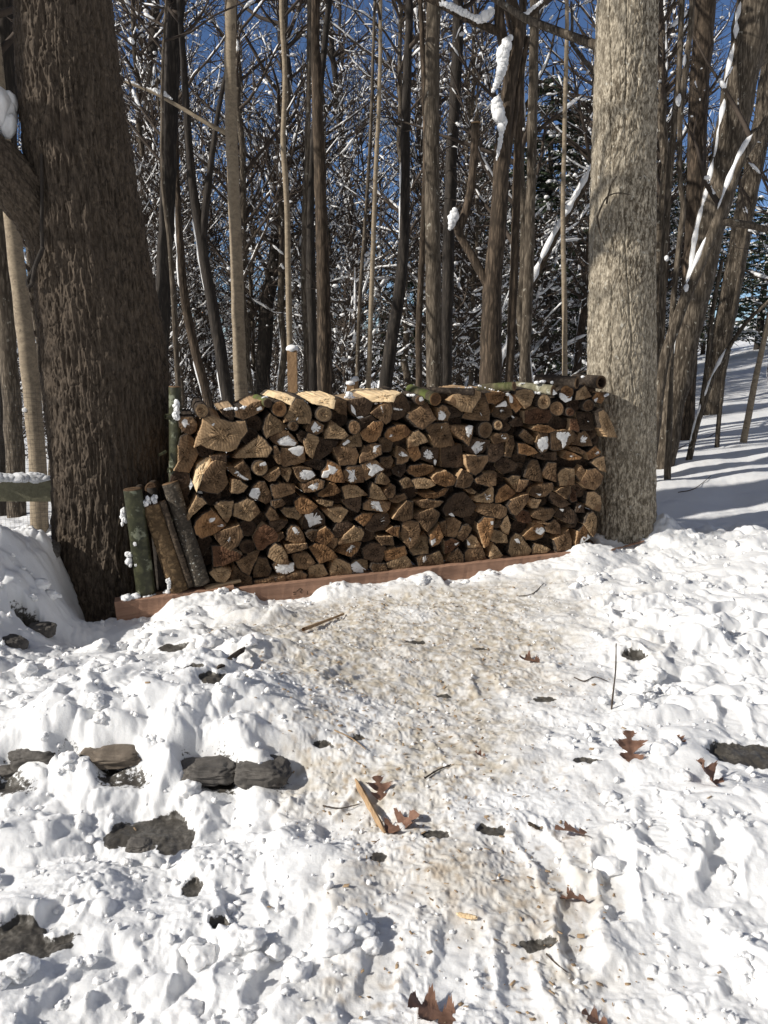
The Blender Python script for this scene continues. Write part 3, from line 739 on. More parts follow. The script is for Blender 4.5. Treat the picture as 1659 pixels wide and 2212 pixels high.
SPLIT = """
1b 255 495 300 455 450 460 500 540 490 640 420 690 330 650 275 590
1t 600 455 720 440 810 475 960 515 1150 495 1180 640 1090 760 1040 860 940 910 800 895 660 865 570 820 480 860 520 720 590 560
1b 290 730 380 690 470 760 520 960 480 1050 400 1210 330 1190 200 1180 265 1060 262 860
1d 820 350 985 320 1005 440 970 510 880 430
1b 1015 360 1170 320 1260 260 1370 230 1440 270 1380 360 1250 430 1130 480 1030 440
2t 350 190 440 220 520 300 555 400 535 535 440 525 240 500 190 510 220 430 290 280
2y 50 190 120 135 240 150 345 195 280 285 200 245 130 215
2y 570 215 640 190 870 180 890 190 840 330 740 290 580 270
2b 885 190 1030 225 1035 420 960 400 850 320
2d 1040 230 1270 190 1385 260 1340 400 1280 475 1170 440 1090 350
2y 1290 195 1400 140 1690 130 1765 120 1690 170 1645 235 1400 245
2b 1370 400 1480 310 1600 255 1640 270 1650 380 1620 500 1575 540 1480 470
3d 150 270 250 240 310 215 370 310 420 430 330 520 240 570 140 560 150 420
3t 930 340 980 250 1080 190 1240 160 1340 190 1330 260 1270 350 1210 455 1100 440 1000 370
3b 1345 190 1420 290 1460 470 1450 580 1300 570 1100 545 1130 480 1220 460 1290 330
4o -100 295 0 275 120 280 180 300 120 380 30 430 -60 420
3b 500 430 625 340 680 460 740 560 640 620 550 690 480 650 360 540 380 480
3b 775 410 830 365 880 390 940 480 910 580 780 580
3d 850 350 1130 460 1080 520 950 540 930 450
3o 50 770 100 690 210 650 330 650 400 720 370 780 250 840 160 860 70 820
3t 380 820 450 740 515 715 600 790 640 860 520 900 380 940
3b 590 660 660 625 900 605 930 720 1000 910 810 935 740 930 660 760
3b 920 650 1040 655 1240 660 1230 760 1180 920 1100 830 1000 750
4b 5 880 60 830 200 830 240 900 215 930 40 970
3d 1200 870 1330 830 1480 850 1470 930 1400 1000 1290 1045 1130 980
3d 840 940 1100 920 1120 1200 1000 1220 860 1210 850 1080
3b 1130 1045 1290 1060 1450 1050 1440 1130 1350 1260 1270 1310 1200 1270 1150 1170
4d -50 990 180 950 160 1130 40 1220 -60 1200 -40 1050
3b 215 1080 240 940 330 980 390 1070 370 1130 290 1165 210 1170
3o 375 970 500 915 550 1040 540 1080 470 1130 400 1040
3d 550 1000 600 940 690 960 800 960 790 1100 760 1200 700 1150 570 1110
3b 0 1080 140 1060 160 1130 130 1220 60 1200 0 1150
3b 0 830 60 820 160 880 130 990 40 1000 0 960
3o 350 1250 400 1190 560 1175 700 1200 740 1230 640 1300 480 1340 380 1290
3o 690 1350 760 1290 880 1265 960 1300 1010 1370 970 1440 870 1460 740 1420
3d 170 1230 260 1170 340 1180 330 1260 270 1340 190 1300
3b 1020 1370 1100 1240 1230 1320 1240 1380 1190 1460 1100 1480 1000 1460
3b 1260 1370 1380 1290 1550 1280 1540 1440 1440 1460 1290 1420
2t 1440 1230 1490 1195 1560 1240 1615 1310 1560 1350 1420 1330
2t -3 390 60 450 160 520 235 570 180 620 20 690 -50 740 -85 660 -90 580 -60 480
2b 0 730 180 640 250 650 330 730 380 810 300 850 170 840 60 800
2b 500 620 560 510 640 510 720 560 700 640 610 690 540 660
2t 760 640 830 505 900 560 990 620 1045 690 980 740 750 735
2o 1215 650 1320 590 1400 520 1500 500 1530 540 1480 690 1420 760 1330 775 1260 730
2d 1220 480 1370 430 1450 500 1380 550 1230 630
2t 965 845 1000 770 1110 710 1205 655 1235 790 1235 845 1120 850
2d 370 690 430 640 500 660 490 740 450 800 400 760
2t 460 770 510 660 640 710 650 760 600 880 575 1005 490 920
2d 650 740 800 760 920 780 890 850 800 940 680 1030 595 1020 610 880
2b 860 870 1000 850 1160 870 1200 960 1160 1090 940 1100 920 990
2b 1215 990 1290 850 1390 800 1490 820 1495 940 1380 1000 1220 1060
2b 40 850 90 840 130 930 150 1080 90 1060 50 960
2b 150 870 250 880 450 840 465 930 465 1050 320 1090 170 1120 140 1010
2d 440 1070 600 1030 760 1050 740 1130 680 1170 540 1130
2o 770 1030 850 1060 930 1110 990 1310 860 1310 690 1260 700 1190 760 1120
2b 980 1180 1050 1120 1220 1110 1255 1200 1250 1320 1090 1330 1010 1290
2b 1230 1090 1330 1040 1430 1040 1540 1150 1480 1200 1380 1250 1290 1300 1250 1230
1b 1390 1250 1600 1140 1630 1200 1560 1290 1480 1310
2t 140 1140 270 1140 290 1180 260 1290 235 1330 180 1260
2b 310 1130 420 1130 550 1150 610 1230 560 1280 420 1320 370 1260
6b 430 30 500 0 640 -40 720 -20 700 70 600 110 470 130
6o 640 150 760 60 800 10 860 20 930 110 850 160 720 190 640 185
6t 970 70 1060 45 1180 60 1310 170 1180 190 1010 220 990 130
6t 1350 60 1380 0 1470 70 1570 225 1450 230 1340 205
7b 45 250 150 160 195 180 190 260 155 330 95 335
6b 10 50 120 20 330 50 330 140 200 190 70 230 30 180
6b 10 250 130 230 195 280 160 310 60 340 20 310
6t 140 380 190 345 320 350 430 450 370 500 220 460
5b 1430 440 1500 330 1560 390 1620 500 1490 515
6o 330 270 410 200 520 240 630 320 590 360 520 420 400 420 350 370
6d 450 600 480 470 640 370 740 480 745 580 600 620 470 660
6t 630 250 720 235 850 255 830 315 760 320 680 290
6t 720 390 880 350 980 345 1055 385 1000 480 950 550 880 540 800 460
6d 985 260 1100 220 1230 200 1220 350 1180 410 1060 350
6b 1260 290 1340 240 1470 260 1630 280 1610 360 1560 410 1430 385 1260 370
6o 1140 500 1240 430 1390 430 1340 500 1260 595
6d 1290 560 1420 450 1600 440 1620 540 1540 640 1400 675 1300 640
6d 840 680 900 570 1050 540 1110 590 1040 690 920 740 860 720
6t 920 800 1020 700 1130 600 1230 620 1260 690 1220 770 1090 800 930 830
6d 0 540 130 530 245 545 180 620 80 690 0 660
6b 210 780 250 650 290 590 380 610 440 700 470 810 330 815
6b 480 690 560 650 630 650 610 740 575 800 520 750
6o 620 790 640 680 750 610 800 640 860 720 820 760 740 840
6b 740 840 820 750 920 760 900 850 860 900
6b 70 740 170 690 190 750 100 810 60 800
6b 210 850 480 825 490 880 400 910 230 960
6o 520 880 620 820 740 850 840 930 890 1000 820 1020 660 1085 600 1000
6o 890 940 990 850 1110 790 1225 810 1170 930 1090 1000 990 970
6t -30 1000 -10 900 70 825 150 870 210 970 240 1090 110 1090
6b 300 980 420 960 510 970 600 1080 530 1120 480 1170 370 1160 330 1100
6t 530 1130 640 1105 710 1110 780 1240 700 1280 530 1310
6t 810 1190 880 1030 970 1050 1080 1110 1110 1240 1000 1280 820 1300
6t 1090 1110 1150 1060 1240 1045 1310 1060 1320 1150 1290 1240 1160 1245 1100 1200
6d 1250 900 1360 830 1520 830 1570 900 1500 1090 1390 1070 1270 1020
6b 1430 740 1640 730 1660 840 1510 840
7o 60 1060 200 1010 320 985 350 1090 210 1150 85 1195
6b 1370 1090 1540 1100 1580 1210 1400 1220 1350 1150
6b 40 1120 60 1090 250 1090 320 1120 320 1210 200 1245 90 1230
6b 210 1280 310 1230 430 1210 490 1250 470 1345 240 1360
5b 1280 1330 1480 1290 1690 1260 1690 1370 1290 1400
5b 960 1270 1020 1140 1090 1210 1170 1260 1240 1290 1250 1400 980 1400
5b 1030 1080 1190 1000 1350 945 1290 1080 1210 1260 1110 1200
5b 1280 1290 1290 1150 1340 1030 1450 1040 1500 1180 1470 1260
5t 670 1230 720 1180 830 1160 960 1180 930 1280 860 1350 770 1340
5r 710 870 840 860 1100 970 1060 1020 840 1120 730 1140
5b 760 700 920 640 1070 590 1110 650 1120 720 1060 830 960 920 840 850 780 780
5o 470 620 490 530 580 440 690 380 760 440 890 590 800 650 680 720 560 760 490 700
5t 740 320 820 265 995 260 970 420 910 550 840 470
5t 1000 300 1100 270 1180 225 1260 270 1350 400 1280 460 1220 520 1110 500 1000 460
5t 340 510 410 370 500 190 580 210 630 280 560 330 480 400 390 510
1b 540 1410 600 1220 690 1090 760 1040 890 1080 880 1220 915 1330 850 1430 780 1480 640 1460 540 1430
1y 460 1330 520 1110 640 1030 690 1020 690 1090 620 1140 560 1310 500 1440
1d 690 980 900 960 900 1050 800 1060 720 1040
1t 1000 1010 1100 900 1310 740 1330 690 1420 760 1515 880 1450 980 1240 990 1060 1010
1b 910 1140 1040 1130 1140 1050 1210 1150 1240 1290 1150 1310 1000 1230
1t 985 1290 1100 1320 1190 1380 1130 1450 1050 1480 970 1470
5b 1210 170 1270 60 1340 0 1420 0 1500 180 1510 240 1430 290 1340 240 1230 220
5r 1280 750 1330 650 1410 570 1530 640 1600 720 1590 800 1480 840 1400 920 1330 930 1290 830
7t 250 110 340 60 400 90 440 180 300 200
7t 420 100 480 72 580 68 680 105 735 160 620 200 470 205
7o 500 280 620 290 750 270 860 200 905 205 850 290 740 340 600 335
7b 135 365 220 310 325 275 355 345 250 395 180 400
7b 160 610 240 500 350 380 430 390 420 600 300 640
7b 470 390 640 360 830 380 780 440 700 475 570 475
7b 440 590 560 530 700 480 790 540 740 650 620 780 510 640
7d 850 490 920 370 1000 290 1120 260 1200 340 1300 460 1220 580 1100 600 980 560 900 590
7t 1160 225 1240 220 1300 260 1270 285 1190 265
7t 1230 350 1360 290 1500 180 1525 220 1520 380 1480 400 1300 390
8b 0 590 130 600 215 640 190 740 120 780 -60 740 -170 700 -180 600
7o 80 790 170 730 250 720 240 870 170 840
7b 280 800 300 680 400 640 500 660 520 760 490 900 390 1020 330 930
7t 390 1040 480 960 530 870 600 815 635 880 635 1080 440 1110
7o 660 850 770 690 800 780 830 860 780 940 690 990 655 930
7b 800 680 880 640 890 760 895 865 840 810
7b 900 640 1000 620 1090 680 1060 800 1010 870 910 860
7b 1060 800 1100 720 1180 700 1230 750 1180 830 1110 915 1050 870
7r 870 920 960 880 1060 930 1060 980 960 1060 870 1090
7o 1320 690 1400 600 1530 610 1500 760 1430 960 1390 990 1330 800
7t 1170 900 1230 835 1280 870 1360 1000 1180 1015
8t -10 1080 30 930 100 950 190 1010 205 1100 60 1100
7t 1470 1130 1510 950 1580 1020 1650 1110 1600 1150 1480 1175
7b 1140 1080 1190 1025 1370 1015 1420 1160 1300 1190 1140 1205
7b 900 1200 960 1080 1040 1015 1100 1100 1110 1200 1000 1215
7t 655 1105 790 1050 830 1130 850 1250 745 1240
7b 480 1150 560 1100 645 1105 735 1240 600 1270 520 1260
7t 190 1170 330 1115 390 1180 435 1280 340 1285 240 1310 90 1280 80 1220
7b 0 1250 50 1260 90 1330 0 1345 -110 1330 -90 1250
4t 330 260 430 230 540 250 570 300 520 440 450 490 390 400 320 310
4o 240 290 320 330 410 480 330 560 290 500 250 400
4b 20 560 100 440 200 370 250 480 280 580 170 650 30 600
4t 1130 380 1150 270 1250 190 1340 330 1250 370
4o 1370 360 1420 290 1510 290 1520 370 1480 430 1400 410
4t 1380 540 1450 500 1500 560 1560 680 1650 870 1520 860 1430 740 1400 640
4r 460 540 620 500 780 520 820 600 760 690 560 710 470 690
4d 800 600 900 600 1050 680 1020 760 880 790 770 760
4o 540 770 640 720 780 740 870 790 780 820 650 810
4r 1060 640 1140 650 1180 760 1170 810 1060 780
4d 1160 560 1370 560 1400 760 1330 790 1200 780
4d 260 690 350 620 430 640 450 740 300 740
4b 370 860 450 780 510 840 580 900 570 980 470 950
4b 600 960 640 830 760 830 775 1000 740 1060 680 1100 610 1020
4b 790 830 860 810 990 790 1080 800 1145 870 1080 940 950 1040 860 1060 800 1040
4b 1080 980 1200 830 1260 800 1320 870 1370 1000 1240 1000
4o 350 970 440 970 550 1030 630 1090 480 1125 360 1105
4b 190 1100 220 940 290 880 300 980 260 1150 170 1140
4d 640 1120 890 1090 900 1200 760 1200 600 1160
4b 1080 1020 1180 1030 1260 1080 1220 1110 1110 1080
4o 975 1160 1030 1080 1120 1110 1200 1150 1180 1180 1060 1190
4o 1290 1090 1410 1000 1480 1080 1460 1130 1320 1180
4t 1340 1230 1400 1170 1510 1140 1530 1345 1440 1310
8b 450 220 500 60 560 -10 630 0 660 120 690 280 560 260
8b 680 170 760 30 860 30 850 270 760 240
8t 900 190 940 130 1000 100 1120 110 1115 320 920 340
8b 1150 190 1220 75 1290 180 1210 280
8b 1210 300 1300 130 1400 100 1505 200 1470 310 1390 390 1280 360
8t 230 240 290 205 395 215 355 320 330 400
8b 345 420 390 260 500 260 470 330 400 410
8o 60 500 110 380 200 320 330 440 240 510 130 565 60 570
8b 520 450 560 370 700 310 820 300 830 390 740 470 620 500
8b 210 600 260 530 400 480 500 450 480 540 420 630 320 740 260 700
8t 490 530 590 520 680 530 630 640 560 640
8r 320 760 390 660 500 690 540 830 460 840 360 810
8b 540 740 600 680 720 650 830 650 870 690 800 790 720 810 590 770
8d 820 420 930 470 1090 590 960 640 860 580 800 500
8b 870 410 940 370 1060 340 1060 420 1010 510 920 440
8r 1060 480 1090 360 1150 430 1160 540 1090 560
8t 1280 580 1300 430 1400 420 1480 480 1500 590 1480 690 1400 670
8d 880 760 960 650 1080 640 1150 730 1130 840 1050 840
8t 130 870 180 770 220 740 265 870 240 1000 160 960
8d 40 880 110 820 150 800 110 900 60 910
8b 720 890 860 800 930 880 940 990 840 980 740 950
8o 440 1020 560 910 600 830 700 880 735 960 700 1040 600 1080 470 1070
8t 230 1230 260 1060 330 980 400 1020 470 1120 540 1200 490 1270 260 1290
8t 550 1250 560 1160 590 1130 700 1160 780 1190 720 1240
8b 840 1070 960 1010 1050 940 1080 1060 1080 1200 880 1220
8t 1250 850 1300 720 1370 690 1405 760 1395 950 1360 1010 1300 930
8o 1140 1100 1180 960 1240 870 1290 940 1280 1030 1210 1110 1150 1180
8d 1170 580 1260 600 1260 700 1150 690
8b 560 805 720 825 800 845 760 862 640 842
8d 1130 840 1180 770 1190 820 1150 900 1060 910 1100 870
4d 100 1180 220 1170 360 1250 330 1340 180 1390 90 1290
"""
ROUND = """
1t 565 355 98 100
2o 120 335 108 110
2t 715 405 110 110
2t 305 560 67 70
2t 1125 580 82 98
3t 1405 700 98 112
3t 1565 635 65 70
1t 1350 1130 115 105
4t 700 408 92 103
4t 875 495 97 100
4o 1000 270 92 95
4b 1295 455 82 80
4r 1045 540 60 62
"""
# logs that lie askew on top: end face, radius, where the body runs to (same tile), how far back it ends
ASKEW = """
3o 718 285 85 400 165 0.28 mossbark
3b 510 300 62 330 225 0.20 logbark
4b 285 190 58 -170 225 0.14 mossbark
4t 808 245 63 330 195 0.18 palelog
4h 1130 145 75 600 110 0.16 logbark
4h 1455 140 80 1120 110 0.22 logbark
3d 1240 190 45 640 165 0.10 logbark
2d -40 255 60 -190 190 0.22 mossbark
"""
SNOW = """
1 300 520 340 480 390 500 440 550 430 590 370 560 350 610 320 570
1 680 560 750 520 730 570
1 1330 1080 1420 1040 1440 1090 1350 1110
1 960 1180 1050 1160 1100 1230 1210 1290 1170 1310 1010 1230
1 900 1130 990 1140 1000 1190 930 1180
1 1310 330 1370 300 1390 340 1320 370
2 1095 275 1150 340 1170 435 1110 380
2 1170 450 1250 435 1290 470 1200 475
2 1490 290 1545 300 1535 410 1510 380
2 90 770 240 690 370 790 330 840 130 830
2 550 600 600 500 650 560 720 570 640 650 600 690
2 975 810 1050 750 1090 780 1000 840
2 1380 900 1400 840 1490 820 1495 930 1410 980
2 240 880 370 840 460 850 450 930 390 985 300 940
2 690 1260 710 1180 790 1160 780 1090 920 1140 920 1180 860 1230 790 1200 770 1260
2 1010 1150 1060 1170 1140 1150 1140 1220 1165 1290 1090 1335 1040 1290 1070 1210
2 1270 1080 1400 1040 1535 1150 1450 1190 1370 1250 1320 1220 1350 1150
2 340 1200 450 1160 560 1170 605 1230 540 1280 420 1310
2 330 440 400 460 390 500 320 480
3 180 400 260 420 330 430 320 450 190 440
3 480 250 540 250 560 300 500 310
3 780 420 850 430 890 520 850 570 785 570
3 100 770 170 770 160 810 110 800
3 800 640 870 620 900 680 860 740 810 700
3 1320 470 1390 440 1420 500 1360 520
3 1140 660 1200 640 1245 650 1235 740 1225 820 1175 915 1150 840
3 1240 950 1320 850 1440 840 1475 900 1400 980 1300 1045
3 215 1020 290 990 375 1060 300 1065 230 1060
3 590 1010 640 965 700 1000 740 1080 690 1110 600 1100
3 740 1100 780 1130 755 1200 735 1170
3 230 1260 270 1270 250 1300
4 110 850 210 840 190 910 120 900
4 740 250 800 230 860 290 800 315 760 290
4 910 280 960 300 1070 330 1060 380 980 415 910 350
4 1390 370 1450 350 1440 430 1400 410
4 245 300 300 340 300 420 260 440
4 60 480 130 430 200 390 230 480 150 470
4 120 520 200 510 150 580
4 610 960 650 890 755 870 760 1030 680 1100 620 1040
4 870 820 1000 800 1100 830 1020 900 1000 990 950 1040 930 940 870 890
4 1200 900 1250 850 1300 890 1270 975 1210 960
4 1050 1140 1120 1120 1080 1160
4 1300 1130 1350 1130 1320 1180
4 1390 1100 1450 1070 1460 1110 1410 1120
4 290 590 340 620 320 640
4 1300 650 1360 640 1350 690 1310 690
5 1210 180 1250 90 1340 80 1365 150 1320 220 1350 250 1240 210
5 630 530 680 490 750 480 740 530 660 550
5 770 590 850 570 870 600 790 600
5 900 800 950 720 980 780 930 810
5 510 150 580 150 600 180 540 175
6 500 60 620 -10 720 10 700 80 590 110
6 470 460 610 370 700 430 740 500 720 560 600 590 540 630 520 540
6 1340 260 1470 260 1500 340 1530 400 1450 390 1380 360
6 1490 520 1540 460 1585 530 1540 570
6 930 650 990 660 960 690
6 295 620 340 610 415 690 370 720 320 690
6 1030 920 1100 840 1190 840 1150 930 1100 990 1040 970
6 1090 1120 1170 1070 1230 1130 1300 1180 1270 1240 1110 1230
6 60 1110 150 1085 260 1100 320 1080 320 1200 190 1245 80 1210
6 50 1270 140 1290 110 1330 70 1330
6 680 985 710 990 690 1020
7 375 870 440 870 430 940 400 930
7 660 900 700 890 740 870 740 920 680 980
7 890 970 915 1000 900 1030
7 990 950 1060 940 1010 985
7 1170 900 1215 970 1180 990
7 570 1130 640 1110 600 1200 570 1210
7 1400 280 1450 300 1500 290 1500 380 1440 380
7 390 330 430 290 460 360 400 350
7 1470 650 1510 640 1510 690 1480 700
7 640 150 690 130 690 170
7 920 560 970 540 1010 595 950 585
8 600 440 680 450 660 480
8 300 570 340 555 345 590
8 1015 770 1120 730 1135 770 1050 800
8 940 660 1000 660 980 700
8 555 930 600 840 680 870 735 950 670 1010 600 970
8 310 1060 360 1050 390 1120 340 1110
8 1160 1150 1220 1020 1290 980 1330 1030 1240 1100
8 1180 630 1230 600 1200 660
"""
def parse(s):
    out = []
    for ln in s.strip().splitlines():
        w = ln.split(); out.append((w[0], w[1:]))
    return out

def poly_world(t, c):
    return np.array([pile(*tp(t, c[k], c[k + 1]))[0] for k in range(0, len(c), 2)])

def resample(P, step, jit, rg, sharp=None):
    """Closed outline cut into short pieces with a little rough play; returns points and the source edge of each."""
    out, src = [], []
    n = len(P)
    for k in range(n):
        a, b = P[k], P[(k + 1) % n]
        m = max(1, int(round(np.linalg.norm(b - a) / step)))
        for i in range(m):
            out.append(a + (b - a) * i / m); src.append(k)
    Q = np.array(out)
    lo = np.roll(Q, 1, 0); hi = np.roll(Q, -1, 0)
    Q = 0.9 * Q + 0.05 * lo + 0.05 * hi
    Q += rg.normal(0, jit, Q.shape)
    return Q, np.array(src)

ORD = ['zeroth', 'first', 'second', 'third', 'fourth', 'fifth', 'sixth', 'seventh', 'eighth', 'ninth', 'tenth', 'eleventh', 'twelfth', 'thirteenth', 'fourteenth', 'fifteenth', 'sixteenth', 'seventeenth', 'eighteenth', 'nineteenth', 'twentieth',
       'twenty-first', 'twenty-second', 'twenty-third', 'twenty-fourth', 'twenty-fifth', 'twenty-sixth', 'twenty-seventh', 'twenty-eighth', 'twenty-ninth', 'thirtieth', 'thirty-first', 'thirty-second', 'thirty-third', 'thirty-fourth']
LOGS = []     # dicts: obj, outline (u,v), off, tone, shape

def make_log(P, tone, rnd, rg, off, length, name='split_log'):
    n = len(P)
    if rnd:
        pith = P.mean(0) + rg.normal(0, 0.004, 2)
        Q = P + 0; src = np.zeros(len(P), int); barkedge = np.ones(1, bool)
    else:
        # the sharpest corner is nearest the pith; the edges away from it are the bark side
        ang = []
        for k in range(n):
            a = P[k - 1] - P[k]; b = P[(k + 1) % n] - P[k]
            ang.append(math.acos(np.clip(np.dot(a, b) / (np.linalg.norm(a) * np.linalg.norm(b) + 1e-9), -1, 1)))
        ds = np.linalg.norm(P - P.mean(0), axis=1)
        i = int(np.argmin(np.array(ang) - 0.6 * ds / ds.max()))
        pith = P[i] + (P[i] - P.mean(0)) * 0.1
        far = np.array([0.5 * np.linalg.norm(P[k] - pith) + 0.5 * np.linalg.norm(P[(k + 1) % n] - pith) for k in range(n)])
        barkedge = far > 0.72 * far.max()
        if tone == 'y': barkedge[:] = False
        g0 = P.mean(0); P = g0 + (P - g0) * (1 + 0.0050 / np.clip(np.linalg.norm(P - g0, axis=1), 0.02, 1))[:, None]
        Q, src = resample(P, 0.009, 0.0010, rg)
    m = len(Q); c = Q.mean(0)
    area = 0.5 * np.sum(Q[:, 0] * np.roll(Q[:, 1], -1) - np.roll(Q[:, 0], -1) * Q[:, 1])
    if area < 0:
        Q = Q[::-1]; src = src[::-1]; src = np.roll(src, -1)
    eb = barkedge[src] if not rnd else np.ones(m, bool)
    tw = rg.normal(0, 0.012); sk = rg.normal(0, 0.018, 2)
    rings = [(0.0, 1.0), (0.05, 1.03), (0.16, 1.10), (length, 1.14)] if not rnd else [(0.0, 1.0), (0.12, 1.0), (0.26, 1.01), (length, 1.02)]
    V = []
    # end face rings
    nb = np.clip(np.linalg.norm(Q - c, axis=1), 1e-3, 1)
    inset = np.where(eb | np.roll(eb, 1), 0.0045, 0.0022)
    Qi = c + (Q - c) * (1 - inset / nb)[:, None]
    fronts = [(Qi, -0.0025), (c + (Qi - c) * 0.62, -0.0025 + rg.normal(0, 0.0022, m)), (c + (Qi - c) * 0.28, -0.0025 + rg.normal(0, 0.0022, m))]
    tilt = np.array((rg.normal(-0.035, 0.10), rg.normal(0.02, 0.08)))
    if tone == 'y': tilt = np.array((-0.35, 0.7))
    def w3(q, d):
        d = d + tilt[0] * (q[:, 0] - c[0]) + tilt[1] * (q[:, 1] - c[1])
        return np.stack([q[:, 0] - pith[0], np.broadcast_to(d, (len(q),)), q[:, 1] - pith[1]], 1)
    for q, d in fronts[::-1]: V.append(w3(q, d))
    for d, s_ in rings:
        q = c + (Q - c) * s_ + sk * d
        if d > 0: q = q + rg.normal(0, 0.0012, q.shape)
        V.append(w3(q, d))
    cen = w3(c[None], -0.0025); V.append(cen)
    V = np.concatenate(V)
    quads, mi = [], []
    K = len(rings) + 3
    ar = np.arange(m); nx = (ar + 1) % m
    for k in range(K - 1):
        a = k * m + ar; b = k * m + nx
        quads.append(np.stack([a, a + m, b + m, b], 1)[:, ::-1])
        mi.append(np.zeros(m, int) if k < 2 else np.where(eb, 2, 0 if k == 2 else 1))
    mb = MB()
    mb.add(V, np.concatenate(quads), mi=np.concatenate(mi))
    mb.t.append((np.stack([np.full(m, K * m), ar, nx], 1)[:, ::-1][:, ::-1], np.zeros(m, int)))
    # back
    mb.t.append((np.stack([np.full(m, (K - 1) * m), (K - 1) * m + nx, (K - 1) * m + ar], 1), np.ones(m, int)))
    mats = [MT[tone], MT['y'] if tone == 'y' else MT['split'], MT['logbark']]
    if not rnd and tone in 'dr': mats[1] = MT['board']
    o = mb.build(name, mats, flat=False)
    # keep corners crisp
    o.data.polygons.foreach_set('use_smooth', np.concatenate([np.repeat([True, True, False] + [rnd] * (K - 4), m), np.zeros(2 * m, bool)])[:len(o.data.polygons)])
    o.location = uv2w(pith[0], pith[1], off)
    o.rotation_euler = (0, 0, YAW)
    return o, Q

rg = np.random.default_rng(21)
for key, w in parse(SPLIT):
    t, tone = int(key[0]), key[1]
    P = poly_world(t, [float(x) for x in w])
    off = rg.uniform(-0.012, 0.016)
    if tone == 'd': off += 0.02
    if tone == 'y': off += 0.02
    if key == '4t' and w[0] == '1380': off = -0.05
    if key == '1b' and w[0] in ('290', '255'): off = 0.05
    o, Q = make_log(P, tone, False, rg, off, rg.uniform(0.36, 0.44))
    LOGS.append(dict(o=o, Q=Q, off=off, tone=tone, shape='split'))
def circ(rx, ry, rg, n=26):
    th = np.arange(n) * 2 * math.pi / n
    f = 1 + 0.03 * np.sin(th * 2 + rg.random() * 6) + 0.02 * np.sin(th * 3 + rg.random() * 6) + rg.normal(0, 0.004, n)
    return np.stack([rx * np.cos(th) * f, ry * np.sin(th) * f], 1)
for key, w in parse(ROUND):
    t, tone = int(key[0]), key[1]
    x, y, rx, ry = [float(q) for q in w]
    c = pile(*tp(t, x, y))[0]; ex = pile(*tp(t, x + rx, y))[0]; ey = pile(*tp(t, x, y - ry))[0]
    off = rg.uniform(-0.024, -0.004)
    o, Q = make_log(c + circ(ex[0] - c[0], ey[1] - c[1], rg), tone, True, rg, off, 0.42, 'round_log')
    LOGS.append(dict(o=o, Q=Q, off=off, tone=tone, shape='round'))

def rod(a, b, r0, r1, end, side, name, hollow=False, sides=20, rough=0.03, rows=14, seed=0, bend=0.0):
    """A log from a to b; its sawn face at a is material 0, its side material 1; the origin is the middle of that face with local y along the log."""
    rg_ = np.random.default_rng(seed)
    L = np.linalg.norm(b - a); ax = Vector((b - a) / L)
    q = Vector((0, 1, 0)).rotation_difference(ax)
    th = np.arange(sides) * 2 * math.pi / sides
    prof = 1 + rough * (np.sin(2 * th + rg_.random() * 6) + 0.6 * np.sin(3 * th + rg_.random() * 6))
    V = []; mi = []
    d0 = [(0.0, 0.0)] if not hollow else [(0.12, 0.0)]
    rr = [(0.35, 0.0), (0.7, 0.0), (0.96, 0.0), (1.0, 0.004)]
    if hollow: rr = [(0.45, 0.12), (0.60, 0.10), (0.68, 0.01), (0.72, 0.0), (0.95, 0.0), (1.0, 0.006)]
    mats = [0] * (len(rr) - 1) if not hollow else [2, 2, 2, 0, 0]
    for f, d in rr:
        V.append(np.stack([r0 * f * np.cos(th) * prof, np.full(sides, d), r0 * f * np.sin(th) * prof], 1))
    for k in range(1, rows + 1):
        s = k / rows
        r = (r0 + (r1 - r0) * s) * (1 + rg_.normal(0, 0.012, sides))
        bx = bend * math.sin(s * math.pi)
        V.append(np.stack([r * np.cos(th) * prof + bx, np.full(sides, L * s), r * np.sin(th) * prof], 1)); mats.append(1)
    K = len(V)
    quads = []; ar = np.arange(sides); nx = (ar + 1) % sides; mm = []
    for k in range(K - 1):
        quads.append(np.stack([k * sides + ar, k * sides + nx, (k + 1) * sides + nx, (k + 1) * sides + ar], 1)); mm.append(np.full(sides, mats[k]))
    V.append(np.array([[0, d0[0][1], 0], [0, L, 0]]))
    mb = MB(); mb.add(np.concatenate(V), np.concatenate(quads), mi=np.concatenate(mm))
    mb.t.append((np.stack([np.full(sides, K * sides), nx, ar], 1), np.full(sides, 2 if hollow else 0)))
    mb.t.append((np.stack([np.full(sides, K * sides + 1), (K - 1) * sides + ar, (K - 1) * sides + nx], 1), np.zeros(sides, int)))
    o = mb.build(name, [end, side, MT['hollow']])
    o.location = a; o.rotation_mode = 'QUATERNION'; o.rotation_quaternion = q
    return o

for i, (key, w) in enumerate(parse(ASKEW)):
    t, tone = int(key[0]), key[1]
    x, y, r, bx, by, dep = [float(q) for q in w[:6]]
    c = pile(*tp(t, x, y))[0]; e = pile(*tp(t, x + r, y))[0]
    rad = abs(e[0] - c[0])
    b0 = pile(*tp(t, bx, by), off=dep)[1]
    a0 = uv2w(c[0], c[1], -0.03)
    o = rod(a0, b0, rad, rad * 0.92, MT['b' if tone == 'h' else tone], MT[w[6]], 'round_log', hollow=tone == 'h', seed=i)
    LOGS.append(dict(o=o, Q=c + circ(rad, rad, rg), off=-0.03, tone=tone, shape='askew'))

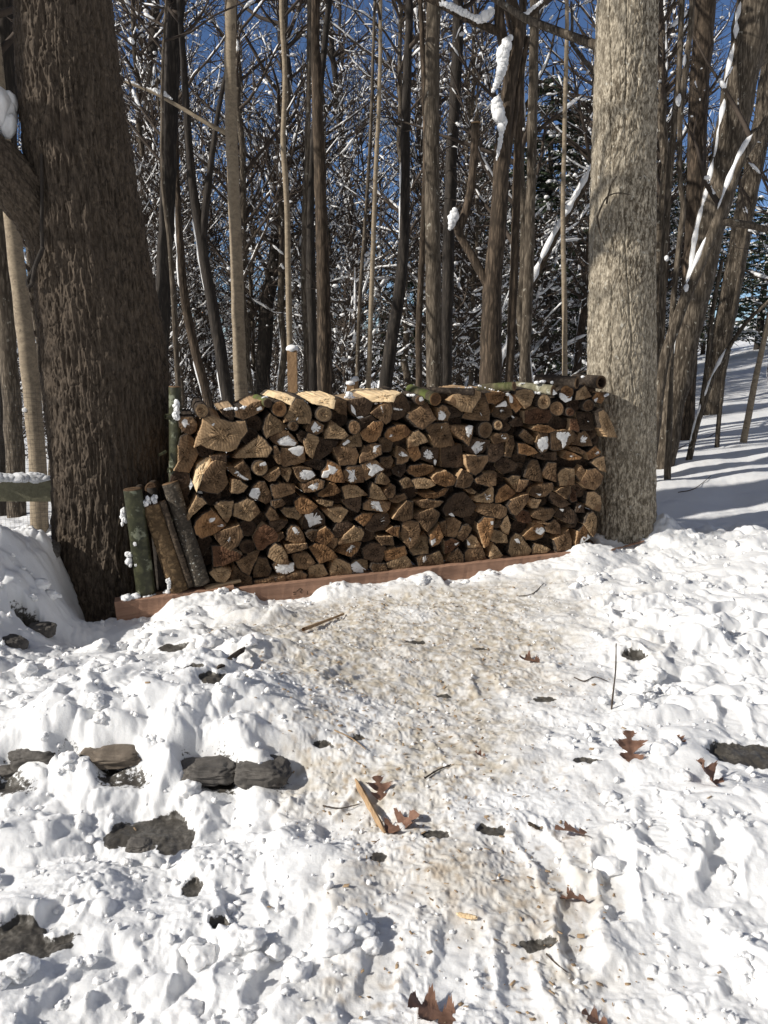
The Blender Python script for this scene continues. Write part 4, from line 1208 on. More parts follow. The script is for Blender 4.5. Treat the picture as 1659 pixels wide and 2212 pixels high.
# logs set back in the gaps between the traced faces
def inside(P, q):
    x, y = q; r = False; n = len(P)
    for i in range(n):
        (x1, y1), (x2, y2) = P[i], P[i - 1]
        if (y1 > y) != (y2 > y) and x < (x2 - x1) * (y - y1) / (y2 - y1) + x1: r = not r
    return r
_tl, _tr, _bl, _br = [pile(*q)[0] for q in ((385, 900), (1305, 838), (400, 1280), (1280, 1185))]
_cov = []
for v_ in np.arange(0.0, 1.001, 0.022):
    for u_ in np.arange(0.0, 1.001, 0.0095):
        q = (_tl * (1 - u_) + _tr * u_) * v_ + (_bl * (1 - u_) + _br * u_) * (1 - v_)
        near_ = [L for L in LOGS if np.abs(L['Q'].mean(0) - q).max() < 0.22]
        if any(inside(L['Q'], q) for L in near_): continue
        dmin = min([np.linalg.norm(L['Q'] - q, axis=1).min() for L in near_] + [1])
        if dmin > 0.010: _cov.append((dmin, q))
_cov.sort(key=lambda t: -t[0])
_put = []
for dmin, q in _cov:
    if any(np.linalg.norm(q - p_) < 0.06 for p_ in _put): continue
    _put.append(q)
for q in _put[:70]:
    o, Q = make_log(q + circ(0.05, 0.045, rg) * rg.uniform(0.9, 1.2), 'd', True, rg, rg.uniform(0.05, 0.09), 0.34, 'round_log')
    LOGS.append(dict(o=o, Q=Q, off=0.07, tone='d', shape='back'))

# snow stuck to the cut faces, each patch a part of its log
for i, (key, w) in enumerate(parse(SNOW)):
    P = poly_world(int(key), [float(x) for x in w])
    c = P.mean(0)
    hit = [L for L in LOGS if L['shape'] != 'back' and inside(L['Q'], c)]
    L = min(hit, key=lambda l: l['off']) if hit else min(LOGS, key=lambda l: np.linalg.norm(l['Q'].mean(0) - c))
    g = np.random.default_rng(i)
    Q, _ = resample(P, 0.006, 0.0012, g)
    lo = np.roll(Q, 1, 0); Q = 0.5 * Q + 0.25 * lo + 0.25 * np.roll(Q, -1, 0)
    if 0.5 * np.sum(Q[:, 0] * np.roll(Q[:, 1], -1) - np.roll(Q[:, 0], -1) * Q[:, 1]) < 0: Q = Q[::-1]
    m = len(Q); c = Q.mean(0); mb = MB(); V = []
    size = math.sqrt(np.abs(np.linalg.norm(P - c, axis=1)).mean() ** 2)
    h = min(0.007, 0.14 * size)
    for s_, d in ((1.0, 0.012), (1.02, -0.002), (0.93, -0.5 * h), (0.78, -0.75 * h), (0.55, -0.95 * h), (0.28, -1.0 * h)):
        q = c + (Q - c) * s_
        nz = 0.35 * h * noise2(q[:, 0] * 55 + i, q[:, 1] * 55, 3) + 0.3 * h * noise2(q[:, 0] * 130, q[:, 1] * 130 + i, 5)
        V.append(np.stack([q[:, 0], np.full(m, L['off'] + d) + (nz if d < -0.004 else 0), q[:, 1]], 1))
    V.append(np.array([[c[0], L['off'] - h, c[1]]]))
    V = np.concatenate(V); K = 6; ar = np.arange(m); nx = (ar + 1) % m
    W_ = PA[None] * np.array((1, 1, 0)) + V[:, :1] * PU + V[:, 1:2] * PN + V[:, 2:3] * np.array((0, 0, 1.0))
    mb.add(W_, np.concatenate([np.stack([k * m + ar, k * m + nx, (k + 1) * m + nx, (k + 1) * m + ar], 1) for k in range(K - 1)]))
    mb.t.append((np.stack([np.full(m, K * m), (K - 1) * m + ar, (K - 1) * m + nx], 1), np.zeros(m, int)))
    o = mb.build('snow_patch', MT['shadesnow'])
    bpy.context.view_layer.update() if False else None
    lo_ = L['o']
    o.parent = lo_
    rot = lo_.rotation_quaternion.to_matrix().to_4x4() if lo_.rotation_mode == 'QUATERNION' else lo_.rotation_euler.to_matrix().to_4x4()
    o.matrix_parent_inverse = (Matrix.Translation(lo_.location) @ rot).inverted()
    L['snow'] = True

# snow lying along the tops of the uppermost logs
def snow_strip(a, b, w, h, seed, parent=None, mb=None):
    g = np.random.default_rng(seed)
    n = max(6, int(np.linalg.norm(b - a) / 0.02))
    for k in range(n):
        s = (k + g.random()) / n
        p = a + (b - a) * s + g.normal(0, 0.12, 3) * np.array((w, w, 0))
        blob(mb, p, w * (0.35 + 0.65 * g.random()), ICO2, 0.4, 1.7, seed * 50 + k, (1, 1, h / w), g.random() * 3)
def attach_snow(o, mb):
    s = mb.build('snow_cap', MT['snow'])
    s.parent = o
    rot = o.rotation_quaternion.to_matrix().to_4x4() if o.rotation_mode == 'QUATERNION' else o.rotation_euler.to_matrix().to_4x4()
    s.matrix_parent_inverse = (Matrix.Translation(o.location) @ rot).inverted()
def near(t, x, y):
    c = pile(*tp(t, x, y))[0]
    return min(LOGS, key=lambda l: np.linalg.norm(l['Q'].mean(0) - c))
for i, (t, lx, ly, ax_, ay_, d0, bx_, by_, d1, w, h) in enumerate([
        (4, 808, 245, 600, 150, 0.02, 720, 130, 0.08, 0.020, 0.012), (4, 1130, 145, 630, 120, 0.14, 840, 145, 0.06, 0.020, 0.014), (4, 808, 245, 390, 160, 0.12, 450, 160, 0.12, 0.010, 0.006),
        (4, 1455, 140, 1230, 70, 0.1, 1320, 65, 0.08, 0.013, 0.010), (3, 1240, 190, 720, 148, 0.1, 1260, 130, 0.03, 0.010, 0.007), (3, 1240, 190, 860, 190, 0.05, 1040, 140, 0.05, 0.010, 0.006),
        (1, 1200, 350, 1030, 335, 0.0, 1220, 300, 0.02, 0.010, 0.010), (1, 900, 400, 860, 345, 0.0, 990, 325, 0.02, 0.012, 0.010), (1, 1200, 350, 1380, 190, 0.04, 1460, 170, 0.06, 0.012, 0.008),
        (2, 460, 350, 360, 190, 0.03, 510, 270, 0.02, 0.012, 0.008), (2, 1200, 300, 990, 180, 0.04, 1260, 200, 0.08, 0.016, 0.012), (2, 1200, 300, 1050, 140, 0.06, 1070, 150, 0.05, 0.018, 0.02),
        (2, 1500, 400, 1400, 265, 0.04, 1620, 255, 0.06, 0.012, 0.008), (4, 50, 340, -200, 180, 0.04, 170, 290, 0.02, 0.010, 0.008), (4, 200, 370, 190, 310, 0.0, 240, 300, 0.02, 0.012, 0.012),
        (4, 440, 340, 570, 280, 0.0, 720, 300, 0.05, 0.012, 0.008), (3, 510, 300, 350, 235, 0.05, 450, 235, 0.02, 0.014, 0.010), (4, 1450, 360, 1530, 330, 0.0, 1570, 300, 0.0, 0.012, 0.01)]):
    mb = MB()
    snow_strip(pile(*tp(t, ax_, ay_), off=d0)[1], pile(*tp(t, bx_, by_), off=d1)[1], w, h, 300 + i, mb=mb)
    attach_snow(near(t, lx, ly)['o'], mb)

# labels: look, place along the layer, layer of the pile
TONE = {'t': 'tan', 'b': 'brown', 'd': 'dark', 'o': 'orange-brown', 'r': 'reddish', 'y': 'pale fresh-split', 'h': 'hollow'}
_top = [pile(380, 880)[0], pile(1310, 820)[0]]; _bot = [pile(380, 1285)[0], pile(1310, 1185)[0]]
for L in LOGS:
    c = L['Q'].mean(0)
    zt = np.interp(c[0], [_top[0][0], _top[1][0]], [_top[0][1], _top[1][1]]); zb = np.interp(c[0], [_bot[0][0], _bot[1][0]], [_bot[0][1], _bot[1][1]])
    L['row'] = int(np.clip((zt - c[1]) / (zt - zb) * 11, 0, 10)); L['u'] = c[0]
for rw in range(11):
    ls = sorted([L for L in LOGS if L['row'] == rw], key=lambda l: l['u'])
    for k, L in enumerate(ls):
        what = {'back': 'set-back round log', 'split': 'split log', 'round': 'round log', 'askew': 'askew round log'}[L['shape']]
        layer = 'top layer' if rw == 0 else 'bottom layer' if rw == 10 else ORD[rw + 1] + ' layer down'
        sn = 'snow-flecked ' if L.get('snow') else ''
        tag(L['o'], f"{sn}{TONE[L['tone']]} {what}, {ORD[k + 1]} from left, {layer} of the woodpile", 'firewood log', 'firewood logs stacked between the two big trees')

# ------------------------------------------------------------------ timbers under the pile
def beam(p00, p10, h, depth, name, m, rows=40, seed=0, parent=None):
    """A squared timber: p00..p10 is its top front edge."""
    g = np.random.default_rng(seed)
    p00 = np.asarray(p00); p10 = np.asarray(p10)
    ax = p10 - p00; L = np.linalg.norm(ax); ax = ax / L
    nrm = np.cross(ax, (0, 0, 1)); nrm = -nrm / np.linalg.norm(nrm) if np.dot(np.cross(ax, (0, 0, 1)), PN) < 0 else nrm / np.linalg.norm(nrm)
    dn = np.cross(ax, nrm); dn = dn if dn[2] < 0 else -dn
    e = 0.006
    prof = [(e, 0), (depth - e, 0), (depth, e), (depth, h - e), (depth - e, h), (e, h), (0, h - e), (0, e)]
    V = []
    for k in range(rows + 1):
        s = k / rows
        for a, b in prof:
            V.append((a + g.normal(0, 0.0008), L * s, -b + g.normal(0, 0.0008)))
    V = np.array(V)
    n = len(prof); ar = np.arange(n); nx = (ar + 1) % n
    q = np.concatenate([np.stack([k * n + ar, k * n + nx, (k + 1) * n + nx, (k + 1) * n + ar], 1) for k in range(rows)])
    mb = MB(); 
    mb.add(V, q)
    for k in (0, rows):
        c = len(V) if k == 0 else len(V) + 1
        mb.t.append((np.stack([np.full(n, c), k * n + ar, k * n + nx], 1), np.zeros(n, int)))
    mb.v.append(np.array([[depth / 2, 0, -h / 2], [depth / 2, L, -h / 2]])); mb.n += 2
    o = mb.build(name, m, flat=True)
    M = Matrix(((nrm[0], ax[0], -dn[0]), (nrm[1], ax[1], -dn[1]), (nrm[2], ax[2], -dn[2]))).to_4x4()
    o.matrix_world = Matrix.Translation(p00) @ M
    return o
ta = pile(247, 1301, -0.05)[1]; tb = pile(505, 1266, -0.05)[1]
tag(beam(ta, tb, 0.125, 0.10, 'timber', MT['timber'], seed=1), 'reddish timber at the left end, beside the furrowed tree foot', 'timber')
ta2 = pile(508, 1271, -0.035)[1]; tb2 = pile(1252, 1191, -0.035)[1]
lt = tag(beam(ta2, tb2, 0.125, 0.10, 'timber', MT['timber'], rows=90, seed=2), 'long reddish timber under the woodpile, half buried in snow', 'timber')
# small stamped marks on the long timber
mk = MB()
for (x0, y0, x1, y1) in [(1362, 388, 1388, 366), (1388, 366, 1404, 376), (1404, 376, 1388, 392), (1388, 392, 1402, 402), (1335, 395, 1360, 393), (1338, 412, 1358, 406), (1440, 386, 1441, 410)]:
    f = 750 / 1659.0
    a = pile((350 + x0 * f) * .6636, (1750 + y0 * f) * .6636, -0.037)[1]; b = pile((350 + x1 * f) * .6636, (1750 + y1 * f) * .6636, -0.037)[1]
    mk.tubes(np.stack([a, b]), np.array([0.0022, 0.0022]), 5)
mko = mk.build('stamp_marks', MT['hollow'])
mko.parent = lt
mko.matrix_parent_inverse = lt.matrix_world.inverted()
bd = beam(pile(445, 1270, -0.045)[1], pile(520, 1252, -0.01)[1], 0.018, 0.06, 'board', MT['board'], 8, 3)
tag(bd, 'short tan board lying under the leaning slab log', 'board')
mb = MB(); snow_strip(pile(262, 1292, -0.02)[1], pile(300, 1288, -0.01)[1], 0.034, 0.024, 77, mb=mb); snow_strip(pile(312, 1290, -0.02)[1], pile(330, 1287, 0)[1], 0.028, 0.02, 78, mb=mb); snow_strip(pile(350, 1281, -0.02)[1], pile(385, 1274, 0)[1], 0.022, 0.016, 79, mb=mb)
tl = bpy.data.objects['timber']
sc_ = mb.build('snow_cap', MT['snow']); sc_.parent = tl; sc_.matrix_parent_inverse = tl.matrix_world.inverted()

# ------------------------------------------------------------------ logs standing and leaning at the pile's left end
def cs(x, y):      # pixel of the zoom that starts at source (350,1150), 1.8433 px per source px
    return (350 + x / 1.8433) * 0.6636, (1150 + y / 1.8433) * 0.6636
def lean(x0, y0, x1, y1, w, d0, d1, end, side, name, label, cat, seed, **k):
    a = pile(*cs(x0, y0), off=d0)[1]; b = pile(*cs(x1, y1), off=d1)[1]
    e = pile(*cs(x0 + w / 2, y0), off=d0)[1]
    r = np.linalg.norm(e - a)
    o = rod(a, b, r * k.pop('taper', 0.95), r, MT[end], MT[side], name, seed=seed, rows=30, **k)
    return tag(o, label, cat, 'logs stood upright at the left end of the pile'), a, b, r
lo1, a1, b1, r1 = lean(404, 198, 392, 1360, 78, 0.10, 0.12, 't', 'greenbark', 'upright_log', 'tall thin mossy pole standing upright against the furrowed tree', 'pole', 1, sides=22, bend=0.006)
lo2, a2, b2, r2 = lean(150, 812, 232, 1440, 118, 0.0, 0.02, 'b', 'greenbark', 'leaning_log', 'wet green log leaning at the far left of the pile', 'log', 2, sides=24)
lo3, a3, b3, r3 = lean(262, 905, 432, 1425, 112, 0.02, 0.0, 'b', 'cork', 'leaning_log', 'thick deeply ridged brown log leaning with snow on its top end', 'log', 3, sides=26, rough=0.08)
lo4, a4, b4, r4 = lean(328, 885, 500, 1400, 42, -0.01, -0.02, 'b', 'brown', 'leaning_log', 'thin smooth grey-brown pole leaning between ridged log and slab', 'pole', 4, sides=14)
lo5, a5, b5, r5 = lean(375, 775, 565, 1385, 108, 0.05, 0.0, 'b', 'slabbark', 'leaning_log', 'white-speckled dark slab log leaning against the stacked ends', 'log', 5, sides=22)
lo6, a6, b6, r6 = lean(265, 800, 330, 1410, 70, 0.10, 0.10, 'b', 'dark', 'leaning_log', 'shaded dark log standing behind the ridged brown log', 'log', 6, sides=16)
# branch stubs and clinging snow
def part_of(o, mb, name, m):
    p = mb.build(name, m); p.parent = o
    p.matrix_parent_inverse = (Matrix.Translation(o.location) @ o.rotation_quaternion.to_matrix().to_4x4()).inverted()
    return p
mb = MB()
for (x, y, dx, dy, L, r) in [(372, 380, -0.8, -0.1, 0.03, 0.018), (350, 590, -0.8, 0.3, 0.05, 0.010), (375, 700, -0.2, 0.1, 0.04, 0.016)]:
    p = pile(*cs(x, y), off=0.08)[1]
    mb.tubes(np.stack([p, p + (PU * dx - PN * 0.6 + np.array((0, 0, -dy))) * L]), np.array([r, r * 0.7]), 8)
part_of(lo1, mb, 'branch_stub', MT['greenbark'])
def cling(o, pts, seed, wdt=0.02):
    mb = MB(); g = np.random.default_rng(seed)
    for k, (x, y, d, r) in enumerate(pts):
        p = pile(*cs(x, y), off=d)[1]
        for j in range(9):
            blob(mb, p + g.normal(0, r * 0.42, 3) * np.array((1, 0.4, 1.2)), r * (0.35 + 0.4 * g.random()), ICO2, 0.5, 1.8, seed * 31 + k * 7 + j, (1.0, 0.7, 1.2), g.random() * 3, 0, 0.25)
    part_of(o, mb, 'snow_patch', MT['snow'])
cling(lo1, [(415, 310, 0.06, 0.020), (412, 345, 0.06, 0.020), (405, 375, 0.06, 0.020)], 1)
cling(lo2, [(90, 960, 0.02, 0.022), (98, 1000, 0.02, 0.018), (128, 1210, 0.0, 0.016), (130, 1250, 0.0, 0.020), (165, 1150, -0.04, 0.009), (170, 1270, -0.045, 0.007)], 2)
cling(lo3, [(215, 905, 0.0, 0.022), (245, 890, 0.0, 0.020), (275, 880, 0.0, 0.020), (365, 1370, -0.05, 0.016), (372, 1400, -0.05, 0.014), (215, 940, 0.0, 0.014)], 3)
# small stub end and a splintered bit on top of the leaning ones
for x, y, r, tone, lb in [(175, 848, 33, 't', 'small round log end peeping over the wet green leaning log'), (262, 830, 40, 'b', 'dark stub with a splintered top behind the ridged leaning log')]:
    c = pile(*cs(x, y), off=-0.005)[0]; e = pile(*cs(x + r, y), off=-0.005)[0]
    o = rod(uv2w(c[0], c[1], -0.005 if tone == 't' else 0.09), uv2w(c[0] + 0.02, c[1] - 0.02, 0.30), e[0] - c[0], e[0] - c[0], MT[tone], MT['logbark'], 'round_log', seed=int(x))
    tag(o, lb, 'log', 'logs stood upright at the left end of the pile')

# ------------------------------------------------------------------ trees
def catmull(P, n):
    P = np.asarray(P, float)
    d = np.concatenate([[0], np.cumsum(np.linalg.norm(np.diff(P, axis=0), axis=1))])
    Q = np.concatenate([[2 * P[0] - P[1]], P, [2 * P[-1] - P[-2]]])
    t = np.linspace(0, d[-1], n); out = []
    for x in t:
        k = min(np.searchsorted(d, x, 'right') - 1, len(P) - 2); s = (x - d[k]) / (d[k + 1] - d[k])
        a, b, c, e = Q[k:k + 4]
        out.append(0.5 * ((2 * b) + (c - a) * s + (2 * a - 5 * b + 4 * c - e) * s * s + (3 * b - a - 3 * c + e) * s ** 3))
    return np.array(out)

def shaggy_trunk(mb, path, rad, sides, rows, hfun, lobes=0.03, seed=0, mi=0, flare=None):
    C = catmull(path, rows)
    zz = np.linspace(0, 1, len(rad)); d = np.concatenate([[0], np.cumsum(np.linalg.norm(np.diff(np.asarray(path), axis=0), axis=1))]); d /= d[-1]
    r = np.interp(np.linspace(0, 1, rows), d, rad)
    th = np.arange(sides) * 2 * math.pi / sides
    Z = np.broadcast_to(C[:, 2:3], (rows, sides)); TH = np.broadcast_to(th, (rows, sides))
    rr = r[:, None] * (1 + lobes * np.sin(3 * TH + seed) + lobes * 0.7 * np.sin(5 * TH + 2 * seed + Z * 0.8))
    if flare is not None: rr = rr * flare(TH, Z)
    cxr = np.cos(TH) * r[:, None]; cyr = np.sin(TH) * r[:, None]
    rr = rr + hfun(cxr, cyr, Z)
    V = np.stack([C[:, None, 0] + rr * np.cos(TH), C[:, None, 1] + rr * np.sin(TH), Z], -1)
    idx = np.arange(rows * sides).reshape(rows, sides)
    a = idx[:-1]; b = idx[1:]
    q = np.stack([a, np.roll(a, -1, 1), np.roll(b, -1, 1), b], -1).reshape(-1, 4)
    mb.add(V, q, mi=mi)

def h_oak(x, y, z):
    w = 0.022 * noise3(x * 6, y * 6, z * 3.0, 3); w2 = 0.022 * noise3(x * 6 + 9, y * 6, z * 3.0, 4)
    a = noise3((x + w) * 24, (y + w2) * 24, z * 2.8, 11)
    b = noise3((x + w) * 50, (y + w2) * 50, z * 8.0, 12)
    e = noise3((x + w2) * 85, (y + w) * 85, z * 14.0, 14)
    c = noise3(x * 110, y * 110, z * 60, 13)
    h = 0.013 * np.clip(1 - np.abs(a) * 3.6, -0.6, 1) + 0.010 * np.clip(1 - np.abs(b) * 4.0, -0.5, 1) + 0.0045 * np.clip(1 - np.abs(e) * 4, -0.5, 1) + 0.003 * c
    blocks = noise3(x * 20, y * 20, z * 15, 15)
    return h - 0.010 * np.clip(0.08 - np.abs(blocks), 0, 1) * 10

def h_maple(x, y, z):
    w = 0.02 * noise3(x * 9, y * 9, z * 5, 23); w2 = 0.02 * noise3(x * 9 + 9, y * 9, z * 5, 24)
    a = noise3((x + w) * 52, (y + w2) * 52, z * 15.0, 31)
    p = noise3(x * 30, y * 30, z * 22, 37)
    c = noise3(x * 120, y * 120, z * 60, 33)
    big = noise3((x + w) * 8, (y + w2) * 8, z * 0.6, 35)
    return -0.006 * np.clip(0.13 - np.abs(a), 0, 1) * 8 + 0.004 * np.clip(p * 4, -0.5, 0.5) + 0.0018 * c - 0.014 * np.clip(0.05 - np.abs(big), 0, 1) * 16

def px_path(pts, Y, dY=0.0):
    out = []
    for k, p in enumerate(pts):
        y = Y + (p[2] if len(p) > 2 else 0)
        out.append(at(p[0], p[1], y))
    return np.array(out)

def wpx(w, Y, py=1106):
    return w / FP * Y / (CP + (CY - py) / FP * SP) * 0.5

# --- generic branching, all numpy
def grow(g, base, dirs, L, n, wob, rise, r0, r1):
    """base (M,3), dirs (M,3), L (M,) -> paths (M,n,3), radii (M,n)."""
    M = len(base)
    dirs = dirs / (np.linalg.norm(dirs, axis=1, keepdims=True) + 1e-9)
    st = g.normal(0, wob, (M, n, 3)); st[:, 0] = 0
    t = np.linspace(0, 1, n)
    D = dirs[:, None, :] + np.cumsum(st, 1) + np.array((0, 0, rise))[None, None] * t[None, :, None]
    D /= np.linalg.norm(D, axis=2, keepdims=True)
    step = (L / (n - 1))[:, None, None]
    P = np.concatenate([base[:, None], base[:, None] + np.cumsum(D[:, :-1] * step, 1)], 1)
    rad = r0[:, None] * (1 - t) + r1[:, None] * t
    return P, rad

def perp(g, d):
    v = g.normal(0, 1, d.shape); v -= d * np.sum(v * d, axis=1, keepdims=True)
    return v / (np.linalg.norm(v, axis=1, keepdims=True) + 1e-9)

def pick(g, P, Rr, k, lo=0.25, hi=1.0):
    M, n, _ = P.shape
    i = g.integers(0, M, k); s = (lo + (hi - lo) * g.random(k)) * (n - 1)
    a = np.minimum(s.astype(int), n - 2); f = (s - a)[:, None]
    p = P[i, a] * (1 - f) + P[i, a + 1] * f
    d = P[i, a + 1] - P[i, a]; d /= np.linalg.norm(d, axis=1, keepdims=True) + 1e-9
    r = Rr[i, a] * (1 - f[:, 0]) + Rr[i, a + 1] * f[:, 0]
    return p, d, r

# --- the big furrowed tree on the left
YO = 5.36
oak_px = [(262, 1400), (258, 1330), (250, 1200), (243, 1000), (228, 800), (203, 600), (178, 400), (152, 200), (135, 0), (118, -250), (100, -600), (90, -1200)]
oak_w = [310, 280, 246, 240, 254, 236, 216, 202, 190, 180, 160, 110]
pp = px_path(oak_px, YO)
oak = thing('furrowed_tree', tuple(pp[1]), 'thick dark tree with deeply furrowed bark and a cut limb holding snow, beside the pile', 'tree')
mb = MB()
def oak_flare(TH, Z):
    z0 = pp[1][2]
    f = np.exp(-np.clip(Z - z0 + 0.05, 0, 9) / 0.22)
    return 1 + f * (0.10 + 0.16 * np.sin(4 * TH + 1.0))
shaggy_trunk(mb, pp, [wpx(w, YO, q[1]) for w, q in zip(oak_w, oak_px)], 620, 1100, h_oak, 0.02, 1.0, flare=oak_flare)
mb.build('trunk', MT['oak'], oak, pp[1])
mb = MB()
lp = px_path([(150, 560, -0.02), (95, 470, -0.12), (30, 395, -0.22), (-50, 320, -0.32), (-150, 240, -0.40), (-320, 90, -0.5)], YO)
def h_limb(x, y, z): return 0.6 * h_oak(x, y, z * 2)
# limb as a swept tube with bark relief
def limb(mb, path, rad, sides, rows, amp, seed):
    C = catmull(path, rows); T = np.gradient(C, axis=0); T /= np.linalg.norm(T, axis=1, keepdims=True)
    ref = np.array((0.1, 1, 0.2)); A = np.cross(T, ref); A /= np.linalg.norm(A, axis=1, keepdims=True); B = np.cross(T, A)
    d = np.linspace(0, 1, len(rad)); r = np.interp(np.linspace(0, 1, rows), d, rad)
    th = np.arange(sides) * 2 * math.pi / sides
    L = np.linspace(0, np.linalg.norm(path[-1] - path[0]), rows)
    cx = np.cos(th)[None] * r[:, None]; cy = np.sin(th)[None] * r[:, None]; Z = np.broadcast_to(L[:, None], cx.shape)
    rr = r[:, None] + amp * h_oak(cx + seed, cy, Z)
    V = C[:, None] + rr[..., None] * (np.cos(th)[None, :, None] * A[:, None] + np.sin(th)[None, :, None] * B[:, None])
    idx = np.arange(rows * sides).reshape(rows, sides); a = idx[:-1]; b = idx[1:]
    mb.add(V, np.stack([a, np.roll(a, -1, 1), np.roll(b, -1, 1), b], -1).reshape(-1, 4))
limb(mb, lp, [0.16, 0.145, 0.13, 0.12, 0.11, 0.09], 200, 220, 0.8, 3.0)
mb.build('limb', MT['oak'], oak, pp[1])
mb = MB()
for k, (x, y, dy, r) in enumerate([(8, 250, -0.18, 0.085), (-12, 235, -0.22, 0.10), (-50, 225, -0.28, 0.11), (20, 222, -0.16, 0.05), (15, 268, -0.2, 0.06), (-95, 195, -0.32, 0.10)]):
    blob(mb, at(x, y, YO + dy), r, ICO3, 0.22, 1.4, 40 + k, (0.8, 0.9, 1.25), amp2=0.06)
mb.build('snow_cap', MT['snow'], oak, pp[1])
g = np.random.default_rng(55)
mb = MB(); ms_ = MB()
OC = catmull(pp, 120)
for k in range(9):
    i = int(np.argmin(np.abs(OC[:, 2] - (3.4 + 0.42 * k)))); a = g.random() * 6.28
    d_ = np.array([[math.cos(a), math.sin(a), 0.5]])
    B_, Br_ = grow(g, OC[i:i + 1] + 0, d_, np.array([1.8 + g.random()]), 12, 0.10, 0.25, np.array([0.075]), np.array([0.02]))
    mb.tubes(B_, Br_, 9)
    p_, dd_, r_ = pick(g, B_, Br_, 10, 0.25, 1.0)
    T_, Tr_ = grow(g, p_, dd_ + perp(g, dd_) * 0.8, 0.5 + 0.8 * g.random(10), 8, 0.14, 0.3, np.full(10, 0.02), np.full(10, 0.005))
    mb.tubes(T_, Tr_, 6)
mb.build('branches', MT['oak'], oak, pp[1])
# a dead vine looped over its bark
mb = MB()
vp = [(84, 330), (86, 420), (90, 498), (92, 543), (75, 572), (58, 598), (54, 607), (58, 618), (66, 612), (72, 596), (80, 574), (90, 552), (96, 535)]
V_ = px_path(vp, YO - 0.335)
V_[:, 1] += np.array([0.04, 0.03, 0.0, -0.01, 0.015, 0.03, 0.035, 0.03, 0.02, 0.0, -0.02, -0.03, -0.02])
C = catmull(V_, 90)
mb.tubes(C, np.full(90, 0.011) * np.linspace(0.8, 1.1, 90), 8)
tag(mb.build('vine', MT['dark'], None, V_[0]), 'dead woody vine looping down the bark of the thick furrowed tree', 'vine')

# --- the big grey tree on the right
YM = 5.92
mp_px = [(1352, 1230), (1350, 1190), (1346, 1130), (1346, 1080), (1343, 950), (1342, 800), (1343, 600), (1346, 400), (1350, 200), (1355, 0), (1360, -250), (1366, -700), (1370, -1200)]
mp_w = [175, 150, 132, 134, 142, 146, 142, 138, 134, 130, 124, 100, 60]
pm = px_path(mp_px, YM)
maple = thing('grey_tree', tuple(pm[1]), 'straight grey tree with plated lichen-spotted bark standing against the pile end', 'tree')
mb = MB()
def maple_flare(TH, Z):
    f = np.exp(-np.clip(Z - pm[1][2], 0, 9) / 0.20)
    return (1 + f * (0.22 + 0.18 * np.sin(5 * TH + 0.6))) * (1 - 0.05 * np.exp(-((np.mod(TH + 0.9, 6.2832) - 0.25) / 0.10) ** 2))
shaggy_trunk(mb, pm, [wpx(w, YM, q[1]) for w, q in zip(mp_w, mp_px)], 520, 1000, h_maple, 0.012, 2.0, flare=maple_flare)
mb.build('trunk', MT['maple'], maple, pm[1])
mb = MB()
g = np.random.default_rng(5)
for k in range(9):
    z = 2.6 + g.random() * 4; i = np.argmin(np.abs(pm[:, 2] - z)); a = g.random() * 6.28
    c = pm[i] * 1.0; c[2] = z
    dirv = np.array((math.cos(a), math.sin(a), 0.5)); L = 0.8 + g.random() * 1.4
    s = np.linspace(0, 1, 9)[:, None]
    P = c + dirv * s * L + np.cumsum(g.normal(0, 0.03, (9, 3)), 0) + np.array((0, 0, 0.4)) * s * s
    mb.tubes(P, np.linspace(0.035, 0.008, 9), 7)
# thin twigs hugging the bark on the lit side
for pts in ([(1290, 470), (1300, 445), (1312, 425), (1335, 417), (1362, 421)], [(1290, 470), (1296, 500), (1306, 530)], [(1310, 440), (1320, 400), (1333, 380)]):
    P = catmull(px_path(pts, YM - 0.215), 16)
    mb.tubes(P, np.linspace(0.007, 0.003, 16), 5)
mb.build('branches', MT['tan'], maple, pm[1])

def snow_on(g, mb, P, Rr, frac, thick, lo=0.1, hi=1.0, sides=5):
    """Ragged snow lying along the upper side of some of the branches."""
    M, n, _ = P.shape
    sel = g.random(M) < frac
    P, Rr = P[sel], Rr[sel]
    if len(P) == 0: return
    m = 7
    M = len(P)
    s0 = lo + (hi - lo) * 0.6 * g.random(M); s1 = np.minimum(1, s0 + 0.08 + 0.35 * g.random(M))
    s = (s0[:, None] + (s1 - s0)[:, None] * np.linspace(0, 1, m)) * (n - 1)
    a = np.minimum(s.astype(int), n - 2); f = (s - a)[..., None]
    I = np.arange(M)[:, None]
    Q = P[I, a] * (1 - f) + P[I, a + 1] * f
    R_ = Rr[I, a] * (1 - f[..., 0]) + Rr[I, a + 1] * f[..., 0]
    T = P[I, a + 1] - P[I, a]; T /= np.linalg.norm(T, axis=2, keepdims=True) + 1e-9
    hor = np.sqrt(np.clip(1 - T[..., 2] ** 2, 0, 1))
    prof = np.array([0.0, 0.75, 1, 0.9, 1, 0.7, 0.0])
    th = thick * (0.3 + 1.3 * g.random((M, 1)) ** 1.5) * (0.55 + 0.9 * g.random((M, m))) * prof * np.clip(hor * 1.25, 0.25, 1) + R_ * 0.7 * (prof > 0)
    Q = Q + np.stack([-0.25 * T[..., 2] * 0 - 0.15 * th, 0 * th, R_ * 0.5 + 0.35 * th], -1)
    mb.tubes(Q, th, sides)

def clumps(g, mb, P, r0, r1):
    v, f = ICO0
    M = len(P)
    r = r0 + (r1 - r0) * g.random(M) ** 2.2
    sc = r[:, None, None] * (0.7 + 0.6 * g.random((M, 12, 1))) * np.array((1.25, 1.25, 0.8))
    V = P[:, None] + v[None] * sc
    F = f[None] + (np.arange(M) * 12)[:, None, None]
    mb.add(V, tris=F.reshape(-1, 3))

